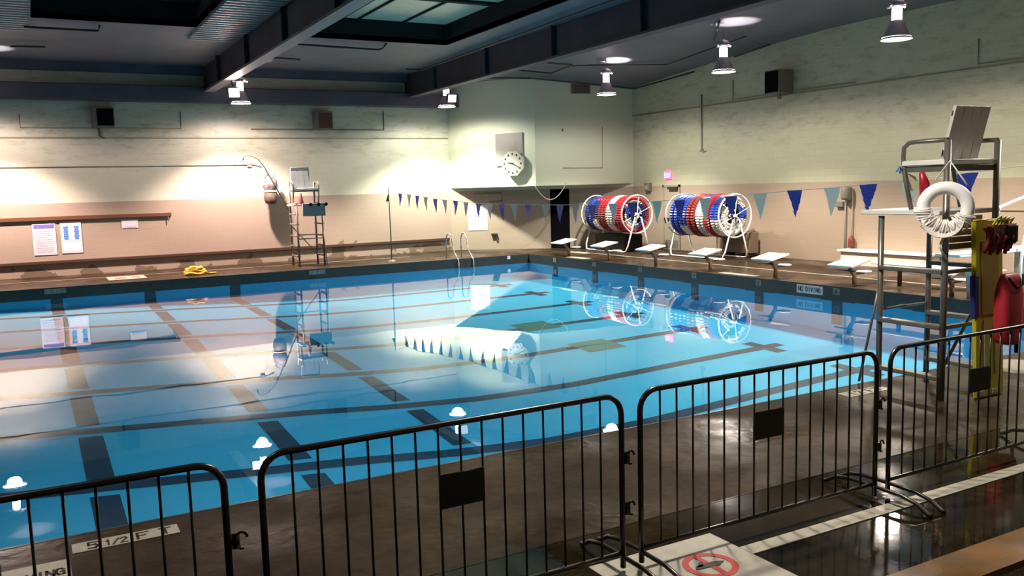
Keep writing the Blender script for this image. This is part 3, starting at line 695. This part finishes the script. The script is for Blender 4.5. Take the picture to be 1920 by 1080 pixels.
mb = MB(); mb.tube([(-.1, 0, 0), (-.1, 0, .25), (-.1, 0, .34)], [.09, .09, .04], n=12)
tag(mb.build('fire_extinguisher', 'brick_red', loc=(XW, 17.72, .47)), 'small red brown extinguisher at the left end of the wall bench', 'extinguisher')
e = empty('wall_bench', (XW, 16.35, 0), 'long white bench standing against the end wall behind the near chair', 'bench')
MB().box((-.55, -1.55, .38), (-.01, 1.5, .44), bev=.006).build('seat', 'white', e); MB().box((-.48, -1.45, 0), (-.02, 1.42, .38)).build('base', mat('bench base', (.70, .58, .52), .5), e)
e = empty('air_handler', (XW, 20.4, 5.56), 'grey air handler box with black grille on the end wall', 'air handler')
MB().box((-.62, -.30, -.36), (0, .32, .36), bev=.015).build('housing', 'greybox', e)
mb = MB()
mb.box((-.645, -.26, -.32), (-.62, .28, .32))
for k in range(9): mb.box((-.66, -.24, -.30 + k * .07), (-.645, .26, -.27 + k * .07))
mb.build('grille', 'black', e); MB().box((-.34, -.05, -.52), (-.26, .05, -.36)).build('drain_pipe', 'greybox', e)
def pipes(label, paths, m, r=.018, name='conduit', cat='pipe', group=None):
    mb = MB()
    for p in paths: mb.tube(p, r, n=6)
    return tag(mb.build(name, m), label, cat, group)
X1 = XW - .025
pipes('long conduit running the full height line of the end wall', [[(X1, YB + .2, 5.16), (X1, 28.4, 5.18)]], 'pvc', .022)
pipes('angled bricked-in window outline beside the air handler on the end wall', [[(X1, 22.77, 5.92), (X1, 22.77, 5.26), (X1, 17.73, 5.26)]], 'pvc')  # thin tube tracing the edge of a bricked-in window
pipes('bricked-in window outline at the upper right of the end wall', [[(X1, 13.99, 5.9), (X1, 13.99, 5.26), (X1, 6, 5.26)]], 'pvc')
pipes('short vertical pipe hanging high on the end wall near the bulkhead', [[(X1, 24.35, 5.6), (X1, 24.35, 3.7), (X1 - .08, 24.35, 3.62), (X1 - .08, 24.15, 3.66)]], 'pvc', .03)
pipes('thin wall conduit with dark clip over the long bench', [[(X1, 16.0, 1.6), (X1, 6.5, 1.62)]], 'pvc', .014)

# ------------------------------------------------------------------ far wall things
def ac_unit(x, z, gm, label):
    e = empty('wall_speaker', (x, YW, z), label, 'speaker')
    MB().box((-.36, -.34, -.34), (.33, 0, .34), bev=.02).build('housing', 'greybox', e)
    MB().box((-.20, -.36, -.28), (.30, -.34, .28), bev=.005).build('grille', gm, e)
    return e
s1 = ac_unit(2.48, 5.22, 'black', 'square black speaker box high on the far wall at left'); MB().tube([(-.15, -.05, -.34), (-.15, -.05, -.6), (0, -.05, -.68)], .03, n=6).build('bracket', 'railwood', s1)
ac_unit(10.0, 5.20, 'maroon', 'square maroon speaker box high on the far wall near the bulkhead')
Y1 = YW - .025
pipes('long thin pipe running high along the far wall', [[(XL + .2, Y1, 4.56), (15.2, Y1, 4.56)]], 'pvc', .02)
pipes('conduit with a small box running to the shower pole on the far wall', [[(XL + .2, Y1, 3.62), (7.4, Y1, 3.60)], [(7.4, Y1, 3.60), (7.65, Y1, 3.52)]], 'pvc', .018)
pipes('rectangular bricked-in window outline around the black speaker on the far wall', [[(.02, Y1, 5.3), (.02, Y1, 4.88), (4.96, Y1, 4.88), (4.96, Y1, 5.45)]], 'pvc')  # this outline and the next trace bricked-in windows with thin tube
pipes('rectangular bricked-in window outline around the maroon speaker on the far wall', [[(7.35, Y1, 4.88), (12.47, Y1, 4.88), (12.47, Y1, 5.6)]], 'greybox', .022)
mb = MB(); mb.box((XL + .1, YW - .10, .42), (15.1, YW - .0, .52), 'rust', bev=.01); tag(mb.build('wall_pipe'), 'long dark brown rail running low along the far wall', 'rail')
mb = MB(); mb.box((XL + .3, YW - .09, 1.85), (4.42, YW - .0, 1.98), bev=.01)
tag(mb.build('wall_rail', 'railwood'), 'brown wooden rail board on the far wall at left', 'rail')
mb = MB(); mb.tube([(4.30, YW - .06, 1.85), (4.31, YW - .06, 1.66)], .015, n=6); tag(mb.build('cord', 'greybox'), 'short cord hanging from the end of the brown wooden rail', 'cord')
mb = MB(); mb.box((.10, YW - .02, .72), (.78, YW, 1.78), 'whitesign')
mb.box((.14, YW - .024, 1.60), (.74, YW - .02, 1.73), 'purple')
for k in range(11):
    w = .5 - (.12 if k % 4 == 3 else 0); mb.box((.17, YW - .023, 1.49 - k * .068), (.17 + w, YW - .02, 1.515 - k * .068), 'inkgrey')
tag(mb.build('wall_notice'), 'white rules notice with purple header on the far wall', 'sign')
mb = MB(); mb.box((.92, YW - .02, .74), (1.55, YW, 1.80), 'whitesign')
for x in (1.02, 1.34):
    for k in range(6): mb.box((x - (.015 if k % 2 else 0), YW - .024, 1.20 + k * .075), (x + .12 + (.015 if k % 2 else 0), YW - .02, 1.262 + k * .075), 'chartblue')
mb.box((.98, YW - .023, .80), (1.50, YW - .02, 1.08), mat('lilac print', (.72, .66, .74), .5))
tag(mb.build('wall_notice'), 'white chart with two blue columns on the far wall', 'sign')
mb = MB(); mb.box((2.80, YW - .02, 1.49), (3.32, YW, 1.79), 'whitesign'); mb.box((2.86, YW - .024, 1.51), (3.26, YW - .02, 1.55), 'inkgrey')
tag(mb.build('wall_notice'), 'small pale plaque under the brown wooden rail on the far wall', 'sign')
# hanging bag and basket
e = empty('hanging_bag', (7.80, 32.2, 2.15), 'brown and white float bag hanging on the far wall beside the pole', 'bag')
mb = MB(); mb.lathe([(0, 0), (.18, .02), (.24, .15), (.25, .36), (.22, .42)], n=18); mb.build('basket', 'bag', e)
mb = MB(); mb.lathe([(.22, .42), (.25, .44), (.25, .47), (.20, .5)], n=18); mb.build('white_band', 'white', e)
mb = MB(); mb.lathe([(.20, .5), (.27, .62), (.25, .85), (.12, 1.0), (0, 1.05)], n=14); mb.tube([(-.16, 0, .8), (-.18, 0, 1.05), (-.08, 0, 1.1)], .05, n=8); mb.tube([(.10, 0, .9), (.12, 0, 1.12)], .06, n=8); mb.build('top_bundle', mat('grey bundle', (.10, .08, .085), .7, noise=(9, (.24, .21, .21))), e)
mb = MB(); mb.tube([(0, .1, 1.0), (0, .5, 1.15)], .012, n=6); mb.build('hanger', 'greybox', e)
# shepherd crook leaning on the far chair
mb = MB(); mb.tube([(8.09, 30.72, 1.83), (7.61, 30.75, 2.82), (7.28, 30.75, 3.46), (7.10, 30.75, 3.72), (6.91, 30.75, 3.82), (6.74, 30.75, 3.86), (6.62, 30.75, 3.80), (6.58, 30.75, 3.68)], .022, n=8)
tag(mb.build('rescue_hook', 'greybox'), 'long hooked rescue pole leaning up left of the distant chair', 'rescue pole')
mb = MB(); mb.box((-.08, -.03, -.08), (.08, .0, .08), bev=.01); tag(mb.build('junction_box', 'greybox', loc=(7.22, YW - .02, 3.58)), 'small junction box on the conduit above the hanging bag', 'box')
# things on the far chair
mb = MB(); mb.lathe([(.12, 0), (.10, .06), (.03, .38), (0, .40)], n=16, caps=False); tag(mb.build('rescue_tube', 'brick_red', loc=(8.27, 29.93, 2.13)), 'small dark red rescue tube on the left of the distant lifeguard chair', 'rescue tube')  # cone shape for the hanging rescue tube
e = empty('grey_panel', (8.66, 29.78, 1.72), 'grey board with black knobs strapped across the distant lifeguard chair', 'panel')
MB().box((-.40, -.03, 0), (.40, .0, .44), bev=.01).build('board', 'bluegrey', e)
for x in (-.12, .16, .42): MB().lathe([(0, -.03), (.06, -.02), (.06, .02), (0, .03)], n=12, M4=Matrix.Translation((x, -.06, .40)) @ Matrix.Rotation(PI / 2, 4, 'X')).build('knob', 'black', e)
mb = MB(); mb.box((-.33, -.015, 0), (.33, .015, .50), bev=.01); tag(mb.build('back_panel', 'bluegrey', loc=(8.5, 30.72, 2.93)), 'pale grey back panel at the top of the distant lifeguard chair', 'panel')
# floor tile, yellow toy
mb = MB(); mb.box((2.05, 29.5, 0), (3.15, 30.7, .012), 'whitepaint'); mb.box((2.25, 29.8, .012), (2.6, 30.3, .014), 'brownbox'); mb.box((2.72, 29.9, .012), (3.0, 30.3, .014), 'brownbox')
tag(mb.build('deck_sign'), 'pale square mark on the far deck left of the yellow hose', 'sign')
mb = MB(); random.seed(3)
for k in range(9):
    cx = -.05 + .05 * math.sin(k * 1.9); a0 = random.uniform(0, 6)
    mb.tube([(cx + (.30 - .015 * k) * math.cos(a + a0), .02 * k % .07 + (.20 - .01 * k) * math.sin(a + a0), .05 + .022 * k + .02 * math.sin(3 * a)) for a in [2 * PI * i / 20 for i in range(20)]], .045, n=7, closed=True)
mb.tube([(.25, 0, .05), (.45, -.08, .03), (.6, .05, .03)], .03, n=7)
tag(mb.build('hose', mat('yellow hose', (.75, .42, .02), .4), loc=(4.62, 29.45, 0)), 'coiled yellow hose lying on the far deck', 'hose')
# pennant pole and line
pole = empty('flag_pole', (11.3, 29.45, 0), 'slim dark pole at the far deck carrying the pennant line', 'pole')
MB().tube([(0, 0, 0), (0, 0, 2.62)], .024, n=8).build('post', 'greybox', pole)
MB().lathe([(.14, 0), (.12, .03), (.03, .06)], n=16).build('base', 'greybox', pole)
MB().prism([(-.01, .0, 2.45), (-.02, 0, 2.15), (-.13, 0, 2.12)], (0, .01, 0)).build('flag', 'railwood', pole)
FL = [(28.89, 2.40), (28.11, 2.37), (27.36, 2.32), (26.65, 2.27), (25.86, 2.21), (25.14, 2.18), (24.36, 2.15), (23.66, 2.11), (22.84, 2.08), (22.1, 2.07), (21.37, 2.06), (20.67, 2.05), (19.93, 2.05), (19.06, 2.05), (18.37, 2.05), (17.65, 2.06), (16.93, 2.06), (16.12, 2.09), (15.41, 2.11), (14.56, 2.14), (13.84, 2.17), (13.07, 2.20), (12.35, 2.24), (11.6, 2.28), (10.8, 2.33), (10.01, 2.36), (9.32, 2.41), (8.57, 2.46), (7.67, 2.54)]
pts = [(11.3, 29.45, 2.52)] + [(11.5, y, z) for y, z in FL] + [(11.5, 6.9, 2.61), (11.5, 5.2, 2.76)]
mb = MB(); mb.tube(pts, .006, n=5); tag(mb.build('pennant_line', 'rope'), 'thin cord strung across the pool carrying the pennants', 'cord')
for k, (y, z) in enumerate(FL):
    mb = MB(); w = .17; h = .46; j = random.uniform(-.05, .05)
    seg = 4
    for i in range(seg):
        f0, f1 = i / seg, (i + 1) / seg
        a = [(0 + .012 * math.sin(5 * f0 + k), w * (1 - f0), -h * f0), (.012 * math.sin(5 * f0 + k), -w * (1 - f0), -h * f0), (j * f1 + .012 * math.sin(5 * f1 + k), -w * (1 - f1) - 1e-3, -h * f1), (j * f1 + .012 * math.sin(5 * f1 + k), w * (1 - f1) + 1e-3, -h * f1)]
        mb.prism(a, (.003, 0, 0))
    blue = (k % 2 == 0)
    o = mb.build('pennant', 'bluec' if blue else 'whitec' if k < 16 else 'tealc', loc=(11.5, y, z))
    o['group'] = 'pennants hanging on the line across the pool'; o['category'] = 'pennant'; o['_k'] = k
    where = ['next to the flag pole', 'second from the flag pole', 'third from the flag pole', 'fourth from the flag pole', 'fifth from the flag pole', 'sixth from the flag pole', 'over the pool ladder', 'just right of the pool ladder', 'over the white poster', 'right of the white poster', 'before the angled wall, just right of the small tap', 'centre of the angled wall', 'before the angled wall, last blue one left of the doorway', 'just left of the corner doorway',
             'in front of the dark corner doorway', 'just right of the corner doorway', 'over the far end of the left reel', 'over the middle of the left reel', 'over the near ring of the left reel', 'between the left reel and the door', 'over the far end of the right reel', 'over the middle of the right reel', 'over the near ring of the right reel', 'just right of the right reel',
             'before the blank end wall', 'just left of the wall dispenser', 'between the wall dispenser and the near chair', 'behind the arm of the near chair', 'seen under the seat of the near chair', 'right of the near chair', 'last before the right edge'][k]
    o['label'] = ('blue' if blue else 'pale cream' if k < 16 else 'pale teal') + ' pennant ' + where
    del o['_k']
# pool ladder rails
lad = empty('pool_ladder', (13.75, 28.7, 0), 'chrome pool ladder with two looped handrails at the far edge', 'pool ladder')
for x in (-.30, .30):
    MB().tube([(x, .72, 0), (x, .72, .55)] + [(x, .47 + .25 * math.cos(t), .62 + .27 * math.sin(t)) for t in [PI * i / 8 for i in range(9)]] + [(x, .12, .30), (x, -.15, .10), (x, -.30, -.1), (x, -.31, -.9)], .024, n=8).build('handrail', 'chrome', lad)
for z in (-.5, -.8): MB().box((-.3, -.33, z), (.3, -.25, z + .03)).build('step', 'chrome', lad)
# angled wall things
mb = MB(); t0 = 0.72; t1 = 1.52
mb.prism([diag(t0, .0, .80), diag(t1, .0, .80), diag(t1, .02, .80), diag(t0, .02, .80)], (0, 0, 1.03), 'white')
mb.prism([diag(t0 + .2, .02, 1.25), diag(t1 - .25, .02, 1.25), diag(t1 - .25, .024, 1.25), diag(t0 + .2, .024, 1.25)], (0, 0, .04), 'inkgrey')
tag(mb.build('poster'), 'bright white poster on the angled corner wall', 'poster')
mb = MB(); mb.prism([diag(1.66, 0, .58), diag(1.9, 0, .58), diag(1.9, .12, .58), diag(1.66, .12, .58)], (0, 0, .08)); mb.prism([diag(1.82, 0, .45), diag(1.9, 0, .45), diag(1.9, .1, .45), diag(1.82, .1, .45)], (0, 0, .2))
tag(mb.build('tap', 'plate'), 'small dark tap bracket on the angled corner wall', 'tap')
pipes('dark pipe loop on the angled wall under the bulkhead', [[diag(1.0, .04, 2.30), diag(2.1, .04, 2.30), diag(2.15, .04, 2.0), diag(1.6, .04, 1.95)]], 'greybox', .02)
# clock and panel on the bulkhead
e = empty('score_panel', tuple(bl(3.0, 0, 3.85)), 'grey rectangular panel on the bulkhead above the clock', 'panel')
t0, t1 = 2.36, 3.62
mb = MB(); mb.prism([bl(t0, .0, 3.35), bl(t1, 0, 3.35), bl(t1, .06, 3.35), bl(t0, .06, 3.35)], (0, 0, 1.25))
o = mb.build('board', 'greypanel', e); o.location = -e.location
e = empty('wall_clock', tuple(bl(3.27, .06, 3.42)), 'round white wall clock reading about 9:20 on the bulkhead', 'clock')
nx_ = Vector((uL.y, -uL.x, 0)); R3 = Matrix((( uL.x, nx_.x, 0, 0), (uL.y, nx_.y, 0, 0), (0, 0, 1, 0), (0, 0, 0, 1)))   # local x along wall, y out
def on_wall(pts): return [R3 @ Vector(p) for p in pts]
# turn towards the pool a little
tw = Matrix.Rotation(math.radians(6), 4, 'Z')
def cw(pts): return [tw @ p for p in on_wall(pts)]
rc = .50
mb = MB(); mb.prism(cw([(rc * math.cos(2 * PI * i / 8 + PI / 8), .12, rc * math.sin(2 * PI * i / 8 + PI / 8)) for i in range(8)]), tw @ (R3 @ Vector((0, .10, 0)))); mb.build('case', 'clockface', e)
mb = MB(); mb.prism(cw([(.44 * math.cos(2 * PI * i / 32), .22, .44 * math.sin(2 * PI * i / 32)) for i in range(32)]), tw @ (R3 @ Vector((0, .006, 0)))); mb.build('dial', 'clockface', e)
for k in range(12):
    a = k * PI / 6; c_ = (.36 * math.cos(a), .36 * math.sin(a)); w = .032
    mb = MB(); mb.prism(cw([(c_[0] - w, .226, c_[1] - .04), (c_[0] + w, .226, c_[1] - .04), (c_[0] + w, .226, c_[1] + .04), (c_[0] - w, .226, c_[1] + .04)]), tw @ (R3 @ Vector((0, .004, 0)))); mb.build('numeral', 'plate', e)
def hand(ang, L, w):
    d_ = Vector((math.sin(ang), 0, math.cos(ang))); s_ = Vector((d_.z, 0, -d_.x)) * w; b_ = Vector((0, .232, 0))
    mb = MB(); mb.prism(cw([b_ - d_ * .05 - s_, b_ + d_ * L - s_ * .6, b_ + d_ * L + s_ * .6, b_ - d_ * .05 + s_]), tw @ (R3 @ Vector((0, .004, 0)))); return mb
hand(math.radians(280), .21, .030).build('hour_hand', 'plate', e); hand(math.radians(120), .32, .022).build('minute_hand', 'plate', e)
mb = MB(); mb.prism(on_wall([(-.06, 0, .1), (.06, 0, .1), (.06, 0, .2), (-.06, 0, .2)]), R3 @ Vector((0, .2, 0))); mb.build('mount', 'greybox', e)
mb = MB(); mb.prism([brr(1.55, 0, 6.03), brr(2.35, 0, 6.03), brr(2.35, .05, 6.03), brr(1.55, .05, 6.03)], (0, 0, .36), 'greybox')
for k in range(7): mb.prism([brr(1.6, .05, 6.06 + .045 * k), brr(2.3, .05, 6.06 + .045 * k), brr(2.3, .06, 6.06 + .045 * k), brr(1.6, .06, 6.06 + .045 * k)], (0, 0, .02), 'plate')
tag(mb.build('air_vent'), 'grey louvred vent high on the bulkhead right face', 'vent')
pipes('L shaped thin conduit low on the bulkhead right face', [[brr(1.13, .02, 3.2), brr(2.83, .02, 3.18), brr(2.85, .02, 4.75)]], 'pvc', .016)
pipes('short conduit stub on the bulkhead right face left of the L conduit', [[brr(1.15, .02, 4.6), brr(1.15, .05, 4.7)]], 'greybox', .03)
mb = MB(); P0 = brr(-.1, .04, 2.62); P1 = brr(1.25, .04, 2.62)
mb.tube([P0.lerp(P1, t) + Vector((0, 0, -.62 * (1 - (2 * t - 1) ** 2))) for t in [i / 12 for i in range(13)]], .018, n=6)
tag(mb.build('hanging_rope', 'pvc'), 'pale rope looping down under the bulkhead', 'rope')

# right edge: diving boards and stand
e = empty('diving_board', (17.7, 12.6, 0), 'low white diving board lying behind the near chair', 'diving board')
MB().box((-.26, -1.6, .46), (.26, 1.4, .50), bev=.01).build('board', 'white', e)
for y in (-1.2, .8): MB().tube([(0, y, 0), (0, y, .46)], .05, n=8).build('support', 'railwood', e)
e = empty('diving_stand', (17.6, 10.35, 0), 'diving board stand with pale blue board and white handrails at the right edge', 'diving board')
MB().box((-2.6, -.26, .99), (1.6, .26, 1.05), bev=.01).build('board', 'paleblue', e)
MB().box((-.2, -.2, 0), (.9, .2, .98), bev=.02).build('pedestal', mat('stand body', (.52, .36, .22), .6, noise=(6, (.68, .62, .55))), e)
for y in (-.38, .38): MB().tube([(-.9, y, 0), (-.9, y, .8), (-.8, y, 1.3), (-.4, y, 1.85), (.5, y, 2.05), (1.2, y, 1.9), (1.4, y, 1.2), (1.45, y, 0)], .03, n=8).build('handrail', 'whitetube', e)
mb = MB(); mb.lathe([(0, 0), (.16, 0), (.20, .55), (.21, .58), (0, .58)], n=20); tag(mb.build('bucket', 'white', loc=(16.9, 11.0, 0)), 'white bucket on the end deck behind the yellow board', 'bucket')

# ------------------------------------------------------------------ ceiling sprinkler pipes
ZP = 6.86
pp = [('dark sprinkler pipe bent below the left skylight', [[(.3, 25.6, ZP), (2.0, 25.6, ZP), (2.0, 25.1, ZP + .05)]]),
 ('short dark pipe on the ceiling at the far left', [[(-.03, 28.9, ZP), (.83, 28.7, ZP)]]),
 ('dark sprinkler pipe bent below the centre skylight', [[(7.35, 26.0, ZP), (9.9, 26.2, ZP), (9.95, 25.9, ZP), (9.95, 25.6, ZP + .1)]]),
 ('short dark ceiling pipe beside the first beam', [[(7.0, 28.7, ZP), (8.22, 28.9, ZP)]]),
 ('long dark sprinkler pipe running beside the big dark beam', [[(12.39, 30.0, ZP), (13.0, 30.1, ZP), (12.95, 28, ZP), (12.6, 18, ZP), (12.4, 6, ZP)]]),
 ('square dark pipe loop on the ceiling over the bulkhead', [[(15.2, 26.0, 6.72), (16.65, 25.6, 6.6), (16.9, 27.4, 6.55), (14.6, 28.2, 6.8)]]),
 ('dark pipe following the bulkhead top towards the end wall', [[(14.2, 30.2, 6.65), (16.9, 28.6, 6.52), (21.0, 27.9, 6.18), (21.15, 24.6, 6.42)]]),
 ('dark pipe branch beside the middle hanging lamp of the end row', [[(18.5, 20.6, 6.75), (16.9, 18.6, 6.85)]]),
 ('short dark pipe between the middle hanging lamp and the air handler', [[(20.9, 22.3, 6.6), (20.6, 20.4, 6.7)]]),
 ('dark pipe fork above the nearest hanging lamp', [[(17.6, 14.9, 6.86), (18.6, 12.9, 6.86), (20.2, 13.6, 6.86)]])]
for lab, ps in pp: pipes(lab, ps, 'darkpipe', .03, 'ceiling_pipe', 'pipe')
pipes('dark electrical conduit strung between the hanging lamps of the end row', [[(17.2, 26.5, 6.72), (19.6, 24.2, 6.55), (19.2, 20.0, 6.8)]], 'darkpipe', .022, 'ceiling_pipe', 'pipe')

# ------------------------------------------------------------------ hanging lamps
def make_lamp():
    r = empty('hanging_lamp', (0, 0, 5.57), '', 'lamp', None)
    mb = MB(); mb.lathe([(.335, 0), (.32, .03), (.25, .16), (.17, .34), (.125, .42)], n=28); mb.build('lamp_shade', 'tube_shade', r)
    mb = MB(); mb.lathe([(0, .035), (.30, .035), (.31, .05)], n=28); mb.build('lens', 'white_glow', r)
    mb = MB(); mb.lathe([(.11, .42), (.11, .66), (.09, .70)], n=18); mb.build('glass_neck', 'neck_glow', r)
    mb = MB(); mb.lathe([(.10, .70), (.17, .72), (.19, .78), (.12, .86), (.03, .90)], n=18)
    for a in (0, PI / 2, PI, 3 * PI / 2): mb.tube([(.17 * math.cos(a), .17 * math.sin(a), .75), (.26 * math.cos(a), .26 * math.sin(a), .74)], .03, n=6)
    mb.build('ballast_cap', 'tube_shade', r)
    MB().tube([(0, 0, .88), (0, 0, 1.16)], .010, n=6).build('stem', 'darkpipe', r)
    return r
l0 = make_lamp()
LM = [(14.08, 30.3, 'w', 'hanging lamp in front of the bulkhead, left of the clock'), (6.6, 30.6, 'p', 'glaring hanging lamp under the first beam at the far wall'),
      (-1.0, 30.4, 'p', 'hanging lamp beyond the left edge of the far wall'), (17.7, 25.1, 'w', 'farthest bell lamp of the end wall row, before the vent'),
      (17.5, 19.1, 'w', 'middle bell lamp of the end wall row, left of the air handler'), (17.4, 13.4, 'w', 'largest bell lamp, at the top right'),
      (17.4, 7.6, 'w', 'bell lamp beyond the right edge of the view'),
      (5.0, 6.2, 'w', 'bell lamp over the near pool edge, above the middle barriers'), (13.9, 5.4, 'w', 'bell lamp over the near deck, beyond the near chair'),
      (-1.0, 5.4, 'w', 'bell lamp over the near deck beyond the left edge')]
ENERGY = 2500
SPILL = 380
for i, (x, y, c, lab) in enumerate(LM):
    o = l0 if i == 0 else copy_tree(l0)
    o.location = (x, y, 5.57); o['label'] = lab; o['group'] = 'bell lamps hung from the ceiling'
    colr = (1, .80, .72) if c == 'p' else (1, .93, .80)
    if i == 1 or i == 2: colr = (1, .72, .64)
    if i == 0: colr = (1, .96, .80)
    if i in (4, 5, 6): colr = (1, .84, .70)
    L = bpy.data.lights.new('lamp_light', 'SPOT'); L.energy = ENERGY * (1.0 if i < 3 else .62 if i < 7 else .10 if i < 8 else .12 if i < 9 else .0); L.color = colr; L.spot_size = math.radians(114); L.spot_blend = .5; L.shadow_soft_size = .14
    lo = bpy.data.objects.new('lamp_light', L); col.objects.link(lo); lo.location = (x, y, 5.52)
    L.cycles.is_caustics_light = True
    Wd = bpy.data.lights.new('lamp_spill', 'SPOT'); Wd.energy = SPILL * (1, .9, 1, .8, .8, .8, .8, 1.5, 1.2, .0)[i]; Wd.color = colr; Wd.spot_size = math.radians(168); Wd.spot_blend = .35; Wd.shadow_soft_size = .2
    wo = bpy.data.objects.new('lamp_spill', Wd); col.objects.link(wo); wo.location = (x, y, 5.50); Wd.cycles.is_caustics_light = True
    U = bpy.data.lights.new('lamp_uplight', 'SPOT'); U.energy = 190; U.color = (1, .86, .84); U.spot_size = math.radians(74); U.spot_blend = .5; U.shadow_soft_size = .05
    uo = bpy.data.objects.new('lamp_uplight', U); col.objects.link(uo); uo.location = (x + .35, y - .1, 5.95); uo.rotation_euler = (PI, 0, 0)
# floodlights clamped to the beams
def flood(x, y, z, lab, glowm, aim):
    e = empty('floodlight', (x, y, z), lab, 'floodlight'); d_ = (Vector(aim) - Vector((x, y, z))).normalized()
    q = d_.to_track_quat('-Y', 'Z'); R4 = q.to_matrix().to_4x4()
    mb = MB(); mb.box((-.17, -.02, -.15), (.17, .16, .15), None, R4, bev=.02); mb.build('housing', 'greybox', e)
    mb = MB(); mb.box((-.15, -.035, -.13), (.15, -.021, .13), None, R4, bev=.005); mb.build('lens', glowm, e)
    mb = MB(); mb.tube([(0, .1, .1), (-.05, .1, .42)], .02, n=6); mb.build('bracket', 'darkpipe', e)
    return e
flood(6.0, 28.7, 5.72, 'bright floodlight on the first beam facing the camera', 'flood_glow', (0, 6, 0))
flood(-1.6, 28.7, 5.72, 'floodlight on the beam beyond the left edge', 'flood_glow', (-2, 6, 0))
e = flood(13.55, 28.7, 5.72, 'small floodlight on the big beam near the bulkhead lamp', 'dim_glow', (12, 10, 0))

# ------------------------------------------------------------------ world, caustics and view
w = bpy.data.worlds.new('world'); sc.world = w; w.use_nodes = True
w.node_tree.nodes['Background'].inputs[0].default_value = (.5, .6, .7, 1); w.node_tree.nodes['Background'].inputs[1].default_value = .01
CAUST = True
if CAUST:
    water.cycles.is_caustics_caster = True
    for o in bpy.data.objects:
        if o.name.startswith('pool_basin'): o.cycles.is_caustics_receiver = True
sc.cycles.max_bounces = 10; sc.cycles.diffuse_bounces = 5; sc.cycles.glossy_bounces = 4; sc.cycles.transmission_bounces = 6
sc.cycles.caustics_reflective = True; sc.cycles.caustics_refractive = True
sc.cycles.sample_clamp_indirect = 8; sc.cycles.blur_glossy = .5
sc.cycles.use_denoising = True
vs = sc.view_settings; vs.view_transform = 'Standard'; vs.look = 'None'; vs.exposure = 0.75; vs.gamma = 1; vs.use_curve_mapping = False
